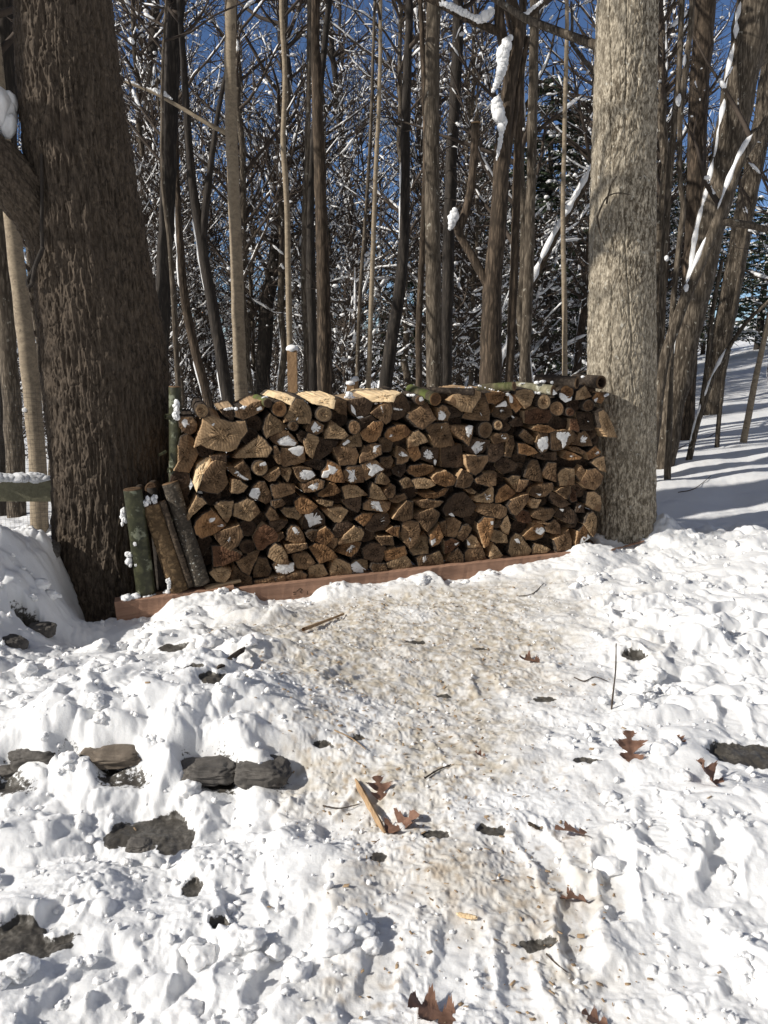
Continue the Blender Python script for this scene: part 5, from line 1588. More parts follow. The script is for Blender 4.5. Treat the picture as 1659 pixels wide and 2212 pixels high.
def crown(g, mbw, mbs, trunkP, trunkR, nb, nt, ntt, lo, blen, snow=1.0, up=0.9, tw=1.0, spread=1.0):
    """Boughs, twigs and fine twigs on a trunk, with snow."""
    p, d, r = pick(g, trunkP, trunkR, nb, lo, 0.98)
    v = perp(g, d)
    dirs = v * spread + np.array((0, 0, 1)) * (up * (0.5 + g.random((nb, 1))))
    L = blen * (0.4 + 0.8 * g.random(nb))
    B, Br = grow(g, p, dirs, L, 8, 0.13, 0.45, np.minimum(r * 0.55, 0.03 * tw) + 0.004, np.full(nb, 0.0035))
    mbw.tubes(B, Br, 5)
    p, d, r = pick(g, B, Br, nt, 0.15, 1.0)
    dirs = d * 0.8 + perp(g, d) * 0.9 + np.array((0, 0, 0.15))
    Tw, Tr = grow(g, p, dirs, (0.25 + 0.55 * g.random(nt)) * blen * 0.42, 5, 0.16, 0.3, np.minimum(r * 0.6, 0.008) + 0.001, np.full(nt, 0.002))
    mbw.tubes(Tw, Tr, 4)
    p, d, r = pick(g, Tw, Tr, ntt, 0.2, 1.0)
    dirs = d * 0.9 + perp(g, d) * 0.8
    Ft, Fr = grow(g, p, dirs, (0.10 + 0.25 * g.random(ntt)) * blen * 0.35, 3, 0.15, 0.2, np.full(ntt, 0.0028), np.full(ntt, 0.0015))
    mbw.tubes(Ft, Fr, 3)
    snow_on(g, mbs, B, Br, 0.75 * snow, 0.010, 0.05, 0.8)
    snow_on(g, mbs, B, Br, 0.55 * snow, 0.010, 0.3, 1.0)
    snow_on(g, mbs, Tw, Tr, 0.50 * snow, 0.009, 0.0, 1.0, 4)
    snow_on(g, mbs, Ft, Fr, 0.20 * snow, 0.006, 0.0, 1.0, 3)
    q, _, _ = pick(g, Tw, Tr, int(nt * 0.40 * snow), 0.0, 1.0)
    clumps(g, mbs, q + np.array((0, 0, 0.01)), 0.005, 0.032)

def edge_snow(mb, C, r, th, side, seed, s0=0.0, s1=1.0, gap=0.15):
    """A ribbon of snow along one side of a leaning trunk. side is a world direction."""
    g = np.random.default_rng(seed)
    n = len(C); i0, i1 = int(s0 * (n - 1)), int(s1 * (n - 1))
    L = np.linalg.norm(C[i1] - C[i0]); m = max(8, int(L / 0.045))
    t = np.linspace(i0, i1, m); a = np.minimum(t.astype(int), n - 2); f = (t - a)[:, None]
    Q = C[a] * (1 - f) + C[a + 1] * f; R_ = r[a]
    T = C[a + 1] - C[a]; T /= np.linalg.norm(T, axis=1, keepdims=True)
    side = np.asarray(side, float); sd = side - T * np.sum(T * side, axis=1, keepdims=True); sd /= np.linalg.norm(sd, axis=1, keepdims=True)
    nz = np.array([noise2(np.array([k * 0.34 + seed]), np.array([seed * 1.3]), 5)[0] for k in range(m)])
    w = th * np.clip(0.8 + 1.3 * nz + 0.15 * g.random(m), gap, 2)
    w[0] = w[-1] = 0.001
    mb.tubes(Q + sd * (R_ * 0.93)[:, None], w, 8)

def traced(name, label, cat, pts, ws, Y, bk, seed, ext=5.0, nb=14, nt=90, ntt=160, lo=0.45, blen=1.3, rough=0.012, sides=18, snow=None, snow_amt=1.0, forks=(), edge=None, group=None, lines=()):
    """A tree traced from the photo (px from base to top) and carried on above the frame."""
    g = np.random.default_rng(seed)
    P = list(px_path(pts, Y)); Rr = [wpx(w * 0.92, Y, q[1]) for w, q in zip(ws, pts)]
    d = P[0] - P[1]; d /= np.linalg.norm(d)
    gz = float(base_z(P[0][0], P[0][1])) - 0.12
    if P[0][2] > gz:
        if d[2] > -0.3: d = np.array((0, 0, -1.0))
        k = (gz - P[0][2]) / d[2]
        P.insert(0, P[0] + d * k); Rr.insert(0, Rr[0] * 1.12)
    top = P[-1]; dt = P[-1] - P[-2]; dt /= np.linalg.norm(dt)
    if ext > 0:
        for k in (1, 2, 3):
            P.append(top + dt * ext * k / 3 + g.normal(0, 0.05, 3) * k + np.array((0, 0, 0.05 * k))); Rr.append(Rr[-1] * 0.72)
    P = np.array(P); base = P[0] * 1.0; base[2] = gz + 0.12
    t = thing(name, tuple(base), label, cat, group)
    n = max(40, int(np.linalg.norm(P[-1] - P[0]) / 0.10))
    C = catmull(P, n); dd = np.concatenate([[0], np.cumsum(np.linalg.norm(np.diff(P, axis=0), axis=1))]); r = np.interp(np.linspace(0, dd[-1], n), dd, Rr)
    C[2:-1] += 0.10 * r[2:-1, None] * np.stack([noise2(np.arange(n - 3) * 0.33, np.full(n - 3, seed * 1.7 + k), 3) for k in range(3)], 1) * 2
    mb = MB(); th = np.arange(sides) * 2 * math.pi / sides
    rr = r[:, None] * (1 + rough * 4 * noise2(np.arange(n)[:, None] * 0.45 + seed, th[None] * 1.3 + seed, 9) + rough * g.normal(0, 1, (n, sides)))
    T = np.gradient(C, axis=0); T /= np.linalg.norm(T, axis=1, keepdims=True)
    A = np.cross(T, (0.0, 1.0, 0.0)); A /= np.linalg.norm(A, axis=1, keepdims=True); B = np.cross(T, A)
    V = C[:, None] + rr[..., None] * (np.cos(th)[None, :, None] * A[:, None] + np.sin(th)[None, :, None] * B[:, None])
    idx = np.arange(n * sides).reshape(n, sides); a = idx[:-1]; b = idx[1:]
    mb.add(V, np.stack([a, np.roll(a, -1, 1), np.roll(b, -1, 1), b], -1).reshape(-1, 4))
    for fp, fw in forks:
        FP_ = px_path(fp, Y); fC = catmull(FP_, max(16, int(np.linalg.norm(FP_[-1] - FP_[0]) / 0.06))); fr = np.interp(np.linspace(0, 1, len(fC)), np.linspace(0, 1, len(fp)), [wpx(w, Y, q[1]) for w, q in zip(np.interp(np.linspace(0, 1, len(fp)), np.linspace(0, 1, len(fw)), fw), fp)])
        mb.tubes(fC, fr, 12)
        mb.add(fC[-1:] + 0, tris=None)
        e = mb.n - 1 - 12 + np.arange(12)
        mb.t.append((np.stack([np.full(12, mb.n - 1), e, np.roll(e, -1)], 1), np.zeros(12, int)))
    mb.build('trunk', MT[bk], t, base)
    mw, ms = MB(), MB()
    if nb:
        crown(g, mw, ms, C[None], r[None], nb, nt, ntt, lo, blen, snow_amt, tw=0.8)
        mw.build('crown', MT['twig'], t, base)
    if edge:
        vis = dd[-4 if ext > 0 else -1] / dd[-1]
        for (th_, side, s0, s1) in edge: edge_snow(ms, C, r, th_, side, seed, s0 * vis, s1 * vis)
    for (x, y, dy, rr_, fl) in (snow or ()):
        for j in range(4):
            blob(ms, at(x, y, Y + dy) + g.normal(0, rr_ * 0.22, 3), rr_ * (0.75 + 0.25 * g.random()), ICO2, 0.3, 1.5, seed * 13 + j + int(x), fl)
    for ln in lines:
        pth = np.array([at(x, y, Y - dy) for x, y, w_, dy in ln]); m_ = max(14, int(np.linalg.norm(pth[-1] - pth[0]) / 0.014))
        Cc = catmull(pth, m_); ww = np.interp(np.linspace(0, 1, m_), np.linspace(0, 1, len(ln)), [wpx(q[2] * 0.78, Y) for q in ln])
        ww[0] = ww[-1] = 0.003
        k_ = 0
        while k_ < m_:
            w_ = max(0.006, float(ww[k_]))
            blob(ms, Cc[k_] + g.normal(0, 0.16, 3) * w_, w_ * (0.85 + 0.3 * g.random()), ICO2, 0.38, 2.0, seed * 77 + k_, (1, 0.7, 1.15), amp2=0.07)
            k_ += max(1, int(w_ * 0.28 / 0.014))
    if ms.n: tag(ms.build('snow', MT['snow'], t, base), kind='stuff')
    return t

LEFT = (-1, -0.35, 0.6)
G2 = 'tall bare trees standing right behind the woodpile'
traced('bare_tree', 'pale smooth straight trunk standing behind the left half of the pile', 'tree', [(522, 880), (515, 700), (509, 520), (503, 380), (499, 250), (497, 120), (498, 0)], [31, 30, 29, 28, 28, 27, 27], 7.6, 'pale', 101, nb=16, lo=0.55, forks=[([(495, 290), (450, 268), (390, 232), (330, 200), (268, 176)], [11, 9, 8, 6, 4])], lines=[[(372, 214, 4, .0), (352, 202, 12, .0), (330, 194, 10, .0), (318, 190, 3, .0)], [(300, 184, 3, 0), (285, 178, 6, 0), (272, 172, 3, 0)]])
traced('bare_tree', 'dark trunk rising beside the right edge of the thick furrowed tree', 'tree', [(352, 640), (360, 450), (366, 300), (371, 150), (380, 0)], [36, 36, 36, 38, 42], 9.5, 'dark', 102, nb=18, lo=0.5)
traced('bare_tree', 'slender pale sapling just right of the thick furrowed tree', 'sapling', [(385, 840), (375, 650), (366, 520), (352, 400), (350, 250), (352, 120)], [13, 12, 11, 10, 8, 7], 7.0, 'tan', 103, nb=8, nt=40, ntt=60, ext=2.5)
traced('bare_tree', 'dark crooked trunk forking left of the pale smooth trunk', 'tree', [(490, 850), (470, 720), (448, 600), (432, 500), (415, 400), (405, 280), (396, 120), (385, -40)], [30, 28, 26, 24, 22, 18, 15, 12], 9.0, 'dark', 104, forks=[([(436, 520), (446, 430), (455, 360), (470, 250), (500, 100)], [20, 16, 12, 10, 8])], nb=20, lo=0.4, edge=[(0.010, LEFT, 0.15, 0.3), (0.012, LEFT, 0.45, 0.6)])
traced('bare_tree', 'greyish leaning trunk behind the crooked forked one, snow along its side', 'tree', [(448, 860), (418, 740), (398, 640), (390, 540), (383, 420), (380, 260)], [22, 21, 20, 18, 15, 12], 10.0, 'brown', 105, nb=16, edge=[(0.016, LEFT, 0.15, 0.4), (0.02, LEFT, 0.6, 0.85)])
traced('bare_tree', 'thin wavy beige trunk left of the fence post with its snow cap', 'tree', [(629, 840), (625, 700), (622, 560), (621, 480), (616, 380), (611, 300), (616, 180), (610, 60), (608, -20)], [15, 14, 14, 13, 13, 12, 12, 11, 11], 8.2, 'pale', 106, nb=10, nt=50, ntt=90)
traced('bare_tree', 'thin crooked sapling pressed close to the shaggy brown trunk', 'sapling', [(660, 870), (661, 740), (656, 640), (657, 480), (664, 330), (667, 150), (668, 0)], [13, 13, 12, 12, 12, 11, 10], 7.8, 'tan', 107, nb=8, nt=50, ntt=80)
traced('bare_tree', 'shaggy dark brown trunk behind the middle left of the pile', 'tree', [(703, 860), (700, 740), (698, 620), (695, 480), (689, 320), (684, 160), (680, 0)], [36, 34, 32, 29, 27, 26, 26], 8.6, 'brown', 108, nb=18, lo=0.5, rough=0.03)
traced('bare_tree', 'smooth shaded trunk half hidden behind the shaggy brown trunk', 'tree', [(676, 860), (672, 650), (670, 400), (690, 200), (712, 0)], [26, 24, 20, 16, 14], 10.5, 'dark', 109, nb=18)
traced('bare_tree', 'very thin straight sapling right of the shaggy brown trunk', 'sapling', [(770, 840), (778, 640), (790, 460), (800, 300), (806, 120), (810, 0)], [9, 9, 8, 8, 7, 7], 8.4, 'tan', 110, nb=8, nt=40, ntt=60)
traced('bare_tree', 'thin beige sapling with small side twigs behind the pile middle', 'sapling', [(796, 840), (800, 700), (806, 540), (812, 360), (820, 180), (822, 0)], [12, 11, 11, 10, 9, 9], 7.9, 'pale', 111, nb=10, nt=50, ntt=60)
traced('bare_tree', 'dark trunk leaning right behind the middle of the pile', 'tree', [(828, 860), (846, 740), (866, 600), (874, 450), (876, 300), (880, 150), (884, 0)], [32, 30, 26, 24, 22, 20, 18], 10.0, 'dark', 112, nb=22, edge=[(0.014, LEFT, 0.1, 0.25), (0.014, LEFT, 0.55, 0.7)])
traced('bare_tree', 'round brown straight trunk right of the pile middle', 'tree', [(940, 850), (937, 700), (935, 520), (933, 350), (934, 180), (938, 0)], [40, 38, 36, 35, 34, 33], 7.9, 'tan', 113, nb=16, lo=0.5)
traced('bare_tree', 'slim trunk close on the left of the round brown straight trunk', 'tree', [(905, 850), (905, 700), (914, 500), (920, 300), (912, 100), (908, 0)], [16, 15, 15, 13, 12, 11], 8.8, 'brown', 114, nb=12, nt=60, ntt=80)
traced('bare_tree', 'shaded straight trunk close on the right of the round brown trunk', 'tree', [(962, 840), (966, 650), (972, 430), (980, 250), (988, 80), (990, 0)], [28, 28, 28, 27, 26, 24], 9.2, 'dark', 115, nb=18)
gn = traced('gnarled_tree', 'gnarled forked tree with thick snow in its crotches and one sawn-off limb', 'tree', [(1060, 850), (1061, 760), (1061, 690), (1064, 620), (1074, 500), (1082, 390), (1086, 300), (1098, 210), (1110, 130), (1120, 60), (1105, 0)], [54, 50, 48, 44, 40, 38, 36, 34, 32, 30, 26], 7.2, 'brown', 116,
       forks=[([(1058, 620), (1040, 590), (1015, 545), (992, 505), (990, 480)], [22, 20, 19, 18, 20]), ([(988, 500), (1005, 460), (1018, 400), (1023, 340), (1028, 268)], [20, 18, 17, 17, 18]),
              ([(1098, 140), (1085, 80), (1078, 30), (1082, -40)], [26, 24, 22, 20]), ([(1088, 70), (1060, 62), (1020, 44), (985, 28), (930, 0), (880, -20)], [22, 18, 16, 14, 12, 10]), ([(1118, 70), (1135, 40), (1165, 12), (1200, -20)], [22, 18, 14, 12]), ([(1070, 600), (1080, 500), (1092, 380), (1112, 250), (1140, 80)], [14, 13, 12, 12, 10])],
       nb=14, lo=0.6, lines=[[(1104, 78, 10, .08), (1094, 95, 24, .09), (1086, 125, 27, .10), (1083, 155, 22, .10), (1074, 182, 16, .09), (1063, 198, 8, .08)],
                            [(1072, 212, 18, .10), (1076, 228, 30, .10), (1076, 246, 24, .10), (1084, 262, 12, .10), (1081, 300, 10, .10), (1073, 345, 5, .10)],
                            [(984, 450, 10, .05), (981, 465, 22, .06), (976, 482, 18, .06), (970, 495, 6, .05)], [(950, 6, 8, .03), (975, 14, 14, .03), (1000, 26, 14, .03), (1030, 40, 12, .03), (1052, 36, 22, .04), (1066, 18, 16, .04)],
                            [(1126, 40, 10, .1), (1150, 18, 9, .05), (1172, 2, 6, .05)]])
mb = MB()
e0 = at(1028, 266, 7.2)
v, f = ICO2
mb.add(v * np.array((wpx(18, 7.2) * 1.05, wpx(18, 7.2) * 1.05, 0.008)) + e0 + np.array((0, 0, 0.004)), tris=f)
mb.build('sawn_end', MT['t'], gn, gn.location)
traced('bare_tree', 'straight pale trunk between the gnarled tree and the grey tree', 'tree', [(1132, 830), (1140, 640), (1146, 450), (1150, 280), (1153, 120), (1155, 0)], [24, 24, 23, 23, 22, 22], 7.8, 'tan', 117, nb=14, lo=0.5)
traced('bare_tree', 'darker trunk pressed against the left of the straight pale trunk', 'tree', [(1100, 830), (1106, 700), (1113, 500), (1120, 300), (1126, 120), (1130, 0)], [20, 20, 20, 19, 18, 17], 8.4, 'brown', 118, nb=14)
traced('bare_tree', 'thin straight beige sapling beside the grey tree', 'sapling', [(1220, 820), (1219, 640), (1216, 470), (1219, 300), (1223, 120), (1224, 0)], [13, 12, 11, 10, 10, 9], 8.0, 'pale', 119, nb=8, nt=40, ntt=60)
traced('fallen_trunk', 'slanting snow-topped trunk leaning towards the grey tree', 'tree', [(1070, 830), (1105, 730), (1140, 640), (1190, 530), (1240, 440), (1290, 350), (1350, 240)], [12, 13, 14, 15, 15, 15, 14], 9.0, 'brown', 120, ext=1.5, nb=5, nt=30, ntt=40, edge=[(0.034, LEFT, 0.05, 0.98)])
traced('bare_tree', 'slim twisted trunk right behind the grey tree', 'tree', [(1425, 840), (1432, 640), (1440, 470), (1452, 320), (1466, 160), (1474, 0)], [16, 16, 15, 15, 14, 13], 8.3, 'tan', 121, nb=12, nt=60, ntt=80)
traced('bare_tree', 'thin kinked trunk with a snow clump in its bend, right of the grey tree', 'sapling', [(1448, 820), (1452, 680), (1468, 520), (1477, 440), (1469, 390), (1470, 250), (1484, 120), (1496, 0)], [15, 14, 13, 13, 12, 12, 13, 13], 7.6, 'tan', 122, nb=8, nt=40, ntt=50, snow=[(1466, 215, -0.02, 0.026, (0.7, 0.7, 1.6)), (1440, 558, 0, 0.02, (1, 1, 1)), (1478, 130, -0.03, 0.02, (0.5, 0.5, 2.2))])
traced('bare_tree', 'shaded straight trunk right of the thin kinked trunk', 'tree', [(1482, 870), (1492, 640), (1502, 430), (1508, 250), (1516, 110), (1524, 0)], [40, 42, 42, 44, 46, 48], 9.6, 'brown', 123, nb=16, lo=0.5)
traced('leaning_tree', 'thick trunk leaning right with a line of snow all along its left edge', 'tree', [(1432, 975), (1452, 880), (1474, 780), (1500, 650), (1532, 500), (1560, 380), (1590, 230), (1618, 80), (1635, -20)], [62, 58, 60, 64, 68, 72, 76, 82, 84], 8.3, 'tan', 124, nb=14, lo=0.6, edge=[(0.027, LEFT, 0.28, 1.0)],
       forks=[([(1540, 350), (1580, 320), (1640, 285), (1720, 240)], [30, 26, 20, 16]), ([(1600, 160), (1650, 120), (1720, 60)], [34, 30, 26])])
traced('leaning_tree', 'slimmer curved trunk bowing in front of the thick leaning one, snow on top', 'tree', [(1412, 960), (1424, 860), (1440, 760), (1470, 670), (1508, 580), (1540, 500), (1575, 410), (1615, 320), (1670, 240)], [22, 22, 24, 26, 26, 24, 22, 22, 20], 7.5, 'tan', 125, ext=2.0, nb=6, nt=40, ntt=40, edge=[(0.016, LEFT, 0.55, 0.68), (0.018, LEFT, 0.75, 0.95)], snow=[(1484, 622, -0.02, 0.03, (0.7, 0.7, 1.2))],
       forks=[([(1545, 478), (1590, 482), (1640, 492), (1720, 515)], [18, 16, 14, 12])])
traced('bare_tree', 'broad brown trunk far up the slope near the frame edge', 'tree', [(1538, 872), (1555, 760), (1580, 620), (1610, 450), (1640, 300), (1668, 120)], [46, 46, 46, 44, 42, 40], 11.5, 'tan', 126, nb=14)
traced('sapling', 'snow-dusted sapling splitting low on the slope by the leaning trunk', 'sapling', [(1490, 985), (1510, 900), (1535, 830), (1575, 750), (1618, 690), (1670, 640)], [15, 14, 12, 10, 9, 8], 8.4, 'tan', 127, ext=1.5, nb=6, nt=30, ntt=40, forks=[([(1512, 900), (1526, 800), (1538, 680), (1560, 560)], [12, 10, 9, 8])], edge=[(0.014, LEFT, 0.2, 0.7)])
traced('sapling', 'bare pole sapling standing alone on the snowy slope', 'sapling', [(1608, 945), (1622, 870), (1640, 780), (1660, 690), (1685, 570)], [16, 15, 13, 12, 10], 9.2, 'pale', 128, ext=2, nb=6, nt=30, ntt=40)
traced('sapling', 'thin upright sapling on the slope left of the lone pole sapling', 'sapling', [(1550, 950), (1558, 850), (1572, 740), (1590, 640), (1612, 500)], [11, 10, 9, 8, 8], 9.0, 'tan', 129, ext=2, nb=6, nt=30, ntt=40)
traced('bare_tree', 'dark shaded trunk at the top left corner behind the furrowed tree', 'tree', [(5, 1150), (5, 900), (4, 600), (6, 300), (10, 0)], [54, 52, 56, 62, 70], 8.8, 'dark', 130, nb=10)
traced('bare_tree', 'pale knotty trunk behind the weathered rail at the far left', 'tree', [(86, 1150), (84, 1050), (74, 900), (58, 760), (44, 640), (30, 520), (15, 380)], [42, 40, 40, 40, 38, 36, 34], 6.9, 'pale', 131, nb=8, snow=[(55, 885, -0.05, 0.022, (1.2, 1, 0.7))])
traced('bare_tree', 'brown trunk behind the rail left of the pale knotty trunk', 'tree', [(38, 1150), (28, 900), (12, 700), (-10, 450)], [44, 42, 40, 38], 8.4, 'tan', 132, nb=8)

g0 = np.random.default_rng(8)
nb_ = thing('shade_tree', (-4.832, 4.291, 0.0), 'stout dark neighbour tree just out of frame that shades the furrowed one', 'tree')
mb = MB(); zz_ = np.linspace(-0.6, 9, 60); Pn = np.stack([-4.832 + 0.02 * zz_, 4.291 + 0 * zz_, zz_], 1)
mb.tubes(Pn, 0.27 - 0.010 * zz_ + 0.012 * g0.normal(0, 1, 60), 24); mb.build('trunk', MT['oak'], nb_, nb_.location)
mb = MB(); p_, d_, r_ = pick(g0, Pn[None], np.full((1, 60), 0.1), 16, 0.3, 1.0)
B_, Br_ = grow(g0, p_, perp(g0, d_) + np.array((0, 0, 0.5)), 1.0 + 1.2 * g0.random(16), 9, 0.12, 0.3, np.full(16, 0.05), np.full(16, 0.012)); mb.tubes(B_, Br_, 7)
p_, d_, r_ = pick(g0, B_, Br_, 90, 0.2, 1.0); B_, Br_ = grow(g0, p_, d_ + perp(g0, d_), 0.4 + 0.6 * g0.random(90), 6, 0.15, 0.3, np.full(90, 0.012), np.full(90, 0.004)); mb.tubes(B_, Br_, 5)
mb.build('branches', MT['twig'], nb_, nb_.location)

# --- saplings and poles of the wood behind, copied from a few kinds
def proto(name, label, cat, group, H, r0, seed, nb, nt, ntt, lo, blen, bk, lean_=0.06, up=0.9, snow=1.0, spread=1.0):
    g = np.random.default_rng(seed)
    n = 22; t = np.linspace(0, 1, n)
    drift = np.cumsum(g.normal(0, 0.045, (n, 2)), 0); drift -= drift[0]
    C = np.stack([lean_ * H * t + drift[:, 0], drift[:, 1], H * t - 0.15], 1); r = r0 * (1 - 0.8 * t) + 0.004
    th = thing(name, (0, 0, 0), label, cat, group)
    mb = MB(); mb.tubes(C[None], r[None], 10); mb.build('trunk', MT[bk], th, (0, 0, 0))
    mw, ms = MB(), MB()
    crown(g, mw, ms, C[None], r[None], nb, nt, ntt, lo, blen, snow, up, spread=spread)
    edge_snow(ms, C, r, r0 * 0.16 + 0.003, LEFT, seed, 0.04, 0.28, 0.001); edge_snow(ms, C, r, r0 * 0.16 + 0.003, LEFT, seed + 1, 0.4, 0.6, 0.001)
    mw.build('crown', MT['twig'], th, (0, 0, 0)); tag(ms.build('snow', MT['snow'], th, (0, 0, 0)), kind='stuff')
    return th
GW = 'bare snowy trees deep in the wood'
protos = [
    proto('woodland_tree', 'slender brown tree with snowy ascending twigs deep in the wood', 'tree', 'slender brown snowy trees deep in the wood', 9.0, 0.075, 201, 60, 620, 1000, 0.18, 1.9, 'brown'),
    proto('woodland_tree', 'slim beige pole tree with sparse snowy twigs deep in the wood', 'tree', 'slim beige snowy pole trees deep in the wood', 10.0, 0.060, 202, 42, 460, 750, 0.22, 1.6, 'tan', 0.02),
    proto('woodland_tree', 'dark leaning tree with wide snow-laden boughs deep in the wood', 'tree', 'dark leaning snowy trees deep in the wood', 8.5, 0.10, 203, 66, 700, 1100, 0.14, 2.4, 'dark', 0.14, 0.6, 1.1),
    proto('woodland_tree', 'grey sapling bushy with snow-covered twigs low in the wood', 'sapling', 'grey bushy snowy saplings low in the wood', 5.0, 0.030, 204, 60, 560, 1000, 0.08, 1.3, 'twig', 0.05, 1.0, 1.2),
    proto('woodland_tree', 'tall dark straight tree with snowy side boughs deep in the wood', 'tree', 'tall dark straight snowy trees deep in the wood', 12.0, 0.13, 205, 64, 640, 1000, 0.20, 2.3, 'dark', -0.03, 0.7),
    proto('woodland_tree', 'low arching bush of snowy twigs under the bare trees', 'bush', 'low arching snowy bushes under the bare trees', 2.6, 0.022, 206, 60, 520, 800, 0.0, 1.5, 'twig', 0.10, 0.5, 1.3, 1.2),
]
# evergreens with snow on their drooping sprays
def conifer(seed, H, Rb, label, group):
    g = np.random.default_rng(seed)
    th = thing('evergreen_tree', (0, 0, 0), label, 'evergreen', group)
    t = np.linspace(0, 1, 14); C = np.stack([0 * t, 0 * t, H * t - 0.1], 1); r = 0.14 * (1 - 0.9 * t) + 0.006
    mb = MB(); mb.tubes(C[None], r[None], 8); mb.build('trunk', MT['dark'], th, (0, 0, 0))
    nb = 170
    f = g.random(nb) ** 0.9
    p = np.stack([np.zeros(nb), np.zeros(nb), 0.6 + (H - 0.9) * f], 1)
    a = g.random(nb) * 6.2832
    L = Rb * (1 - f) ** 0.7 * (0.5 + 0.6 * g.random(nb)) + 0.25
    B, Br = grow(g, p, np.stack([np.cos(a), np.sin(a), 0.25 - 0.35 * g.random(nb)], 1), L, 7, 0.07, -0.45, np.full(nb, 0.016), np.full(nb, 0.004))
    mw = MB(); mw.tubes(B, Br, 4)
    mn, ms = MB(), MB()
    k = 5200
    q, d, _ = pick(g, B, Br, k, 0.15, 1.0)
    side = np.cross(d, (0, 0, 1.0)); side /= np.linalg.norm(side, axis=1, keepdims=True) + 1e-9
    sgn = np.where(g.random(k) < 0.5, 1, -1)[:, None]
    ln = (0.10 + 0.20 * g.random(k))[:, None]
    tip = q + (d * 0.7 + side * sgn * 0.8 + g.normal(0, 0.15, (k, 3)) - np.array((0, 0, 0.25))) * ln
    w = np.cross(tip - q, g.normal(0, 1, (k, 3))); w /= np.linalg.norm(w, axis=1, keepdims=True); w *= 0.022
    V = np.stack([q - w * 0.4, q + w * 0.4, (q + tip) / 2 + w, tip, (q + tip) / 2 - w], 1)
    base_ = (np.arange(k) * 5)[:, None]
    mn.add(V, tris=np.concatenate([base_ + np.array([0, 1, 2]), base_ + np.array([0, 2, 4]), base_ + np.array([4, 2, 3])]))
    s_ = q[g.random(k) < 0.22]
    clumps(g, ms, s_ + np.array((0, 0, 0.02)), 0.012, 0.065)
    snow_on(g, ms, B, Br, 0.8, 0.020, 0.2, 1.0)
    mw.build('boughs', MT['dark'], th, (0, 0, 0)); mn.build('needles', MT['needles'], th, (0, 0, 0)); tag(ms.build('snow', MT['snow'], th, (0, 0, 0)), kind='stuff')
    return th
conif = [conifer(301, 7.0, 1.7, 'dark evergreen with snow on its drooping sprays behind the bare trees', 'dark evergreens behind the bare trees'), conifer(302, 5.0, 1.5, 'short dense evergreen sagging with snow between the bare trunks', 'short snowy evergreens between the bare trunks')]

g = np.random.default_rng(99)
used = set()
def place(ps, i, x, y, s, rz, tilt=0.0):
    o = ps[i] if (id(ps), i) not in used else copy_thing(ps[i])
    used.add((id(ps), i))
    o.location = (x, y, float(base_z(x, y)) - 0.05); o.rotation_euler = (g.normal(0, 0.03), tilt, rz); o.scale = (s, s, s * (0.9 + 0.2 * g.random()))
    return o
for k in range(30):
    Y = 10.5 + 24 * g.random() ** 1.1
    lim = 0.47 * Y + 1.0
    x = (g.random() * 2 - 1) * lim
    i = [0, 1, 2, 0, 1, 4, 3, 2, 0, 4][g.integers(0, 10)]
    place(protos, i, x, Y, 0.8 + 0.5 * g.random(), g.random() * 6.28)
for k in range(28):
    Y = 8.6 + 8 * g.random(); x = (g.random() * 2 - 1) * (0.45 * Y)
    if x > 1.9: continue
    place(protos, 1, x, Y, 0.5 + 0.45 * g.random(), g.random() * 6.28)
for k in range(26):
    Y = 9.5 + 14 * g.random(); x = (g.random() * 2 - 1) * (0.45 * Y) 
    if x > 2.2 and Y < 17: continue
    place(protos, 3, x, Y, 0.7 + 0.5 * g.random(), g.random() * 6.28)
for k in range(26):
    Y = 10 + 18 * g.random(); x = (g.random() * 2 - 1) * (0.46 * Y)
    if x > 0.2 * Y and Y < 18: continue
    place(protos, 5, x, Y, 0.8 + 0.5 * g.random(), g.random() * 6.28)
for px, Y, i, s in [(1180, 19, 0, 0.95), (1235, 24, 0, 1.1), (1130, 25, 0, 1.0), (1060, 22, 0, 1.0), (1275, 30, 0, 1.1), (1000, 27, 1, 1.1), (900, 24, 1, 1.0), (1400, 26, 0, 1.0), (1330, 33, 0, 1.1), (1640, 30, 1, 1.0), (1570, 28, 0, 0.9), (1120, 33, 0, 1.1), (1460, 34, 0, 1.1)]:
    p = at(px, 716, Y)
    place(conif, i, p[0], Y, s, g.random() * 6.28)

# the far wood, one mass of thin trunks and boughs
mb = MB(); gg = np.random.default_rng(17)
M = 170
Yf = 38 + 55 * gg.random(M); Xf = (gg.random(M) * 2 - 1) * (0.5 * Yf + 4)
zb = base_z(Xf, Yf)
Hh = 7 + 7 * gg.random(M)
P = np.stack([np.stack([Xf + gg.normal(0, 0.12, M) * k, Yf, zb - 0.3 + Hh * k / 5], 1) for k in range(6)], 1)
mb.tubes(P, np.linspace(1, 0.25, 6)[None] * (0.05 + 0.09 * gg.random((M, 1))), 5, mi=0)
B, Br = None, None
p, d, r = pick(gg, P, np.full((M, 6), 0.05), 1700, 0.12, 1.0)
v = perp(gg, d)
B, Br = grow(gg, p, v + np.array((0, 0, 0.7)), 0.8 + 1.8 * gg.random(1700), 5, 0.2, 0.3, np.full(1700, 0.022), np.full(1700, 0.006))
mb.tubes(B, Br, 3, mi=0)
p, d, r = pick(gg, B, Br, 3500, 0.1, 1.0)
T_, Tr = grow(gg, p, d + perp(gg, d), 0.4 + 0.7 * gg.random(3500), 3, 0.2, 0.2, np.full(3500, 0.010), np.full(3500, 0.004))
mb.tubes(T_, Tr, 3, mi=0)
n0 = len(mb.q)
snow_on(gg, mb, B, Br, 0.6, 0.03); snow_on(gg, mb, T_, Tr, 0.3, 0.02, sides=3)
for k in range(n0, len(mb.q)): mb.q[k] = (mb.q[k][0], np.ones(len(mb.q[k][0]), int))
tag(mb.build('far_woods', [MT['dark'], MT['snow']]), 'far-off wood of bare snowy trees reading as one mass', None, kind='stuff')

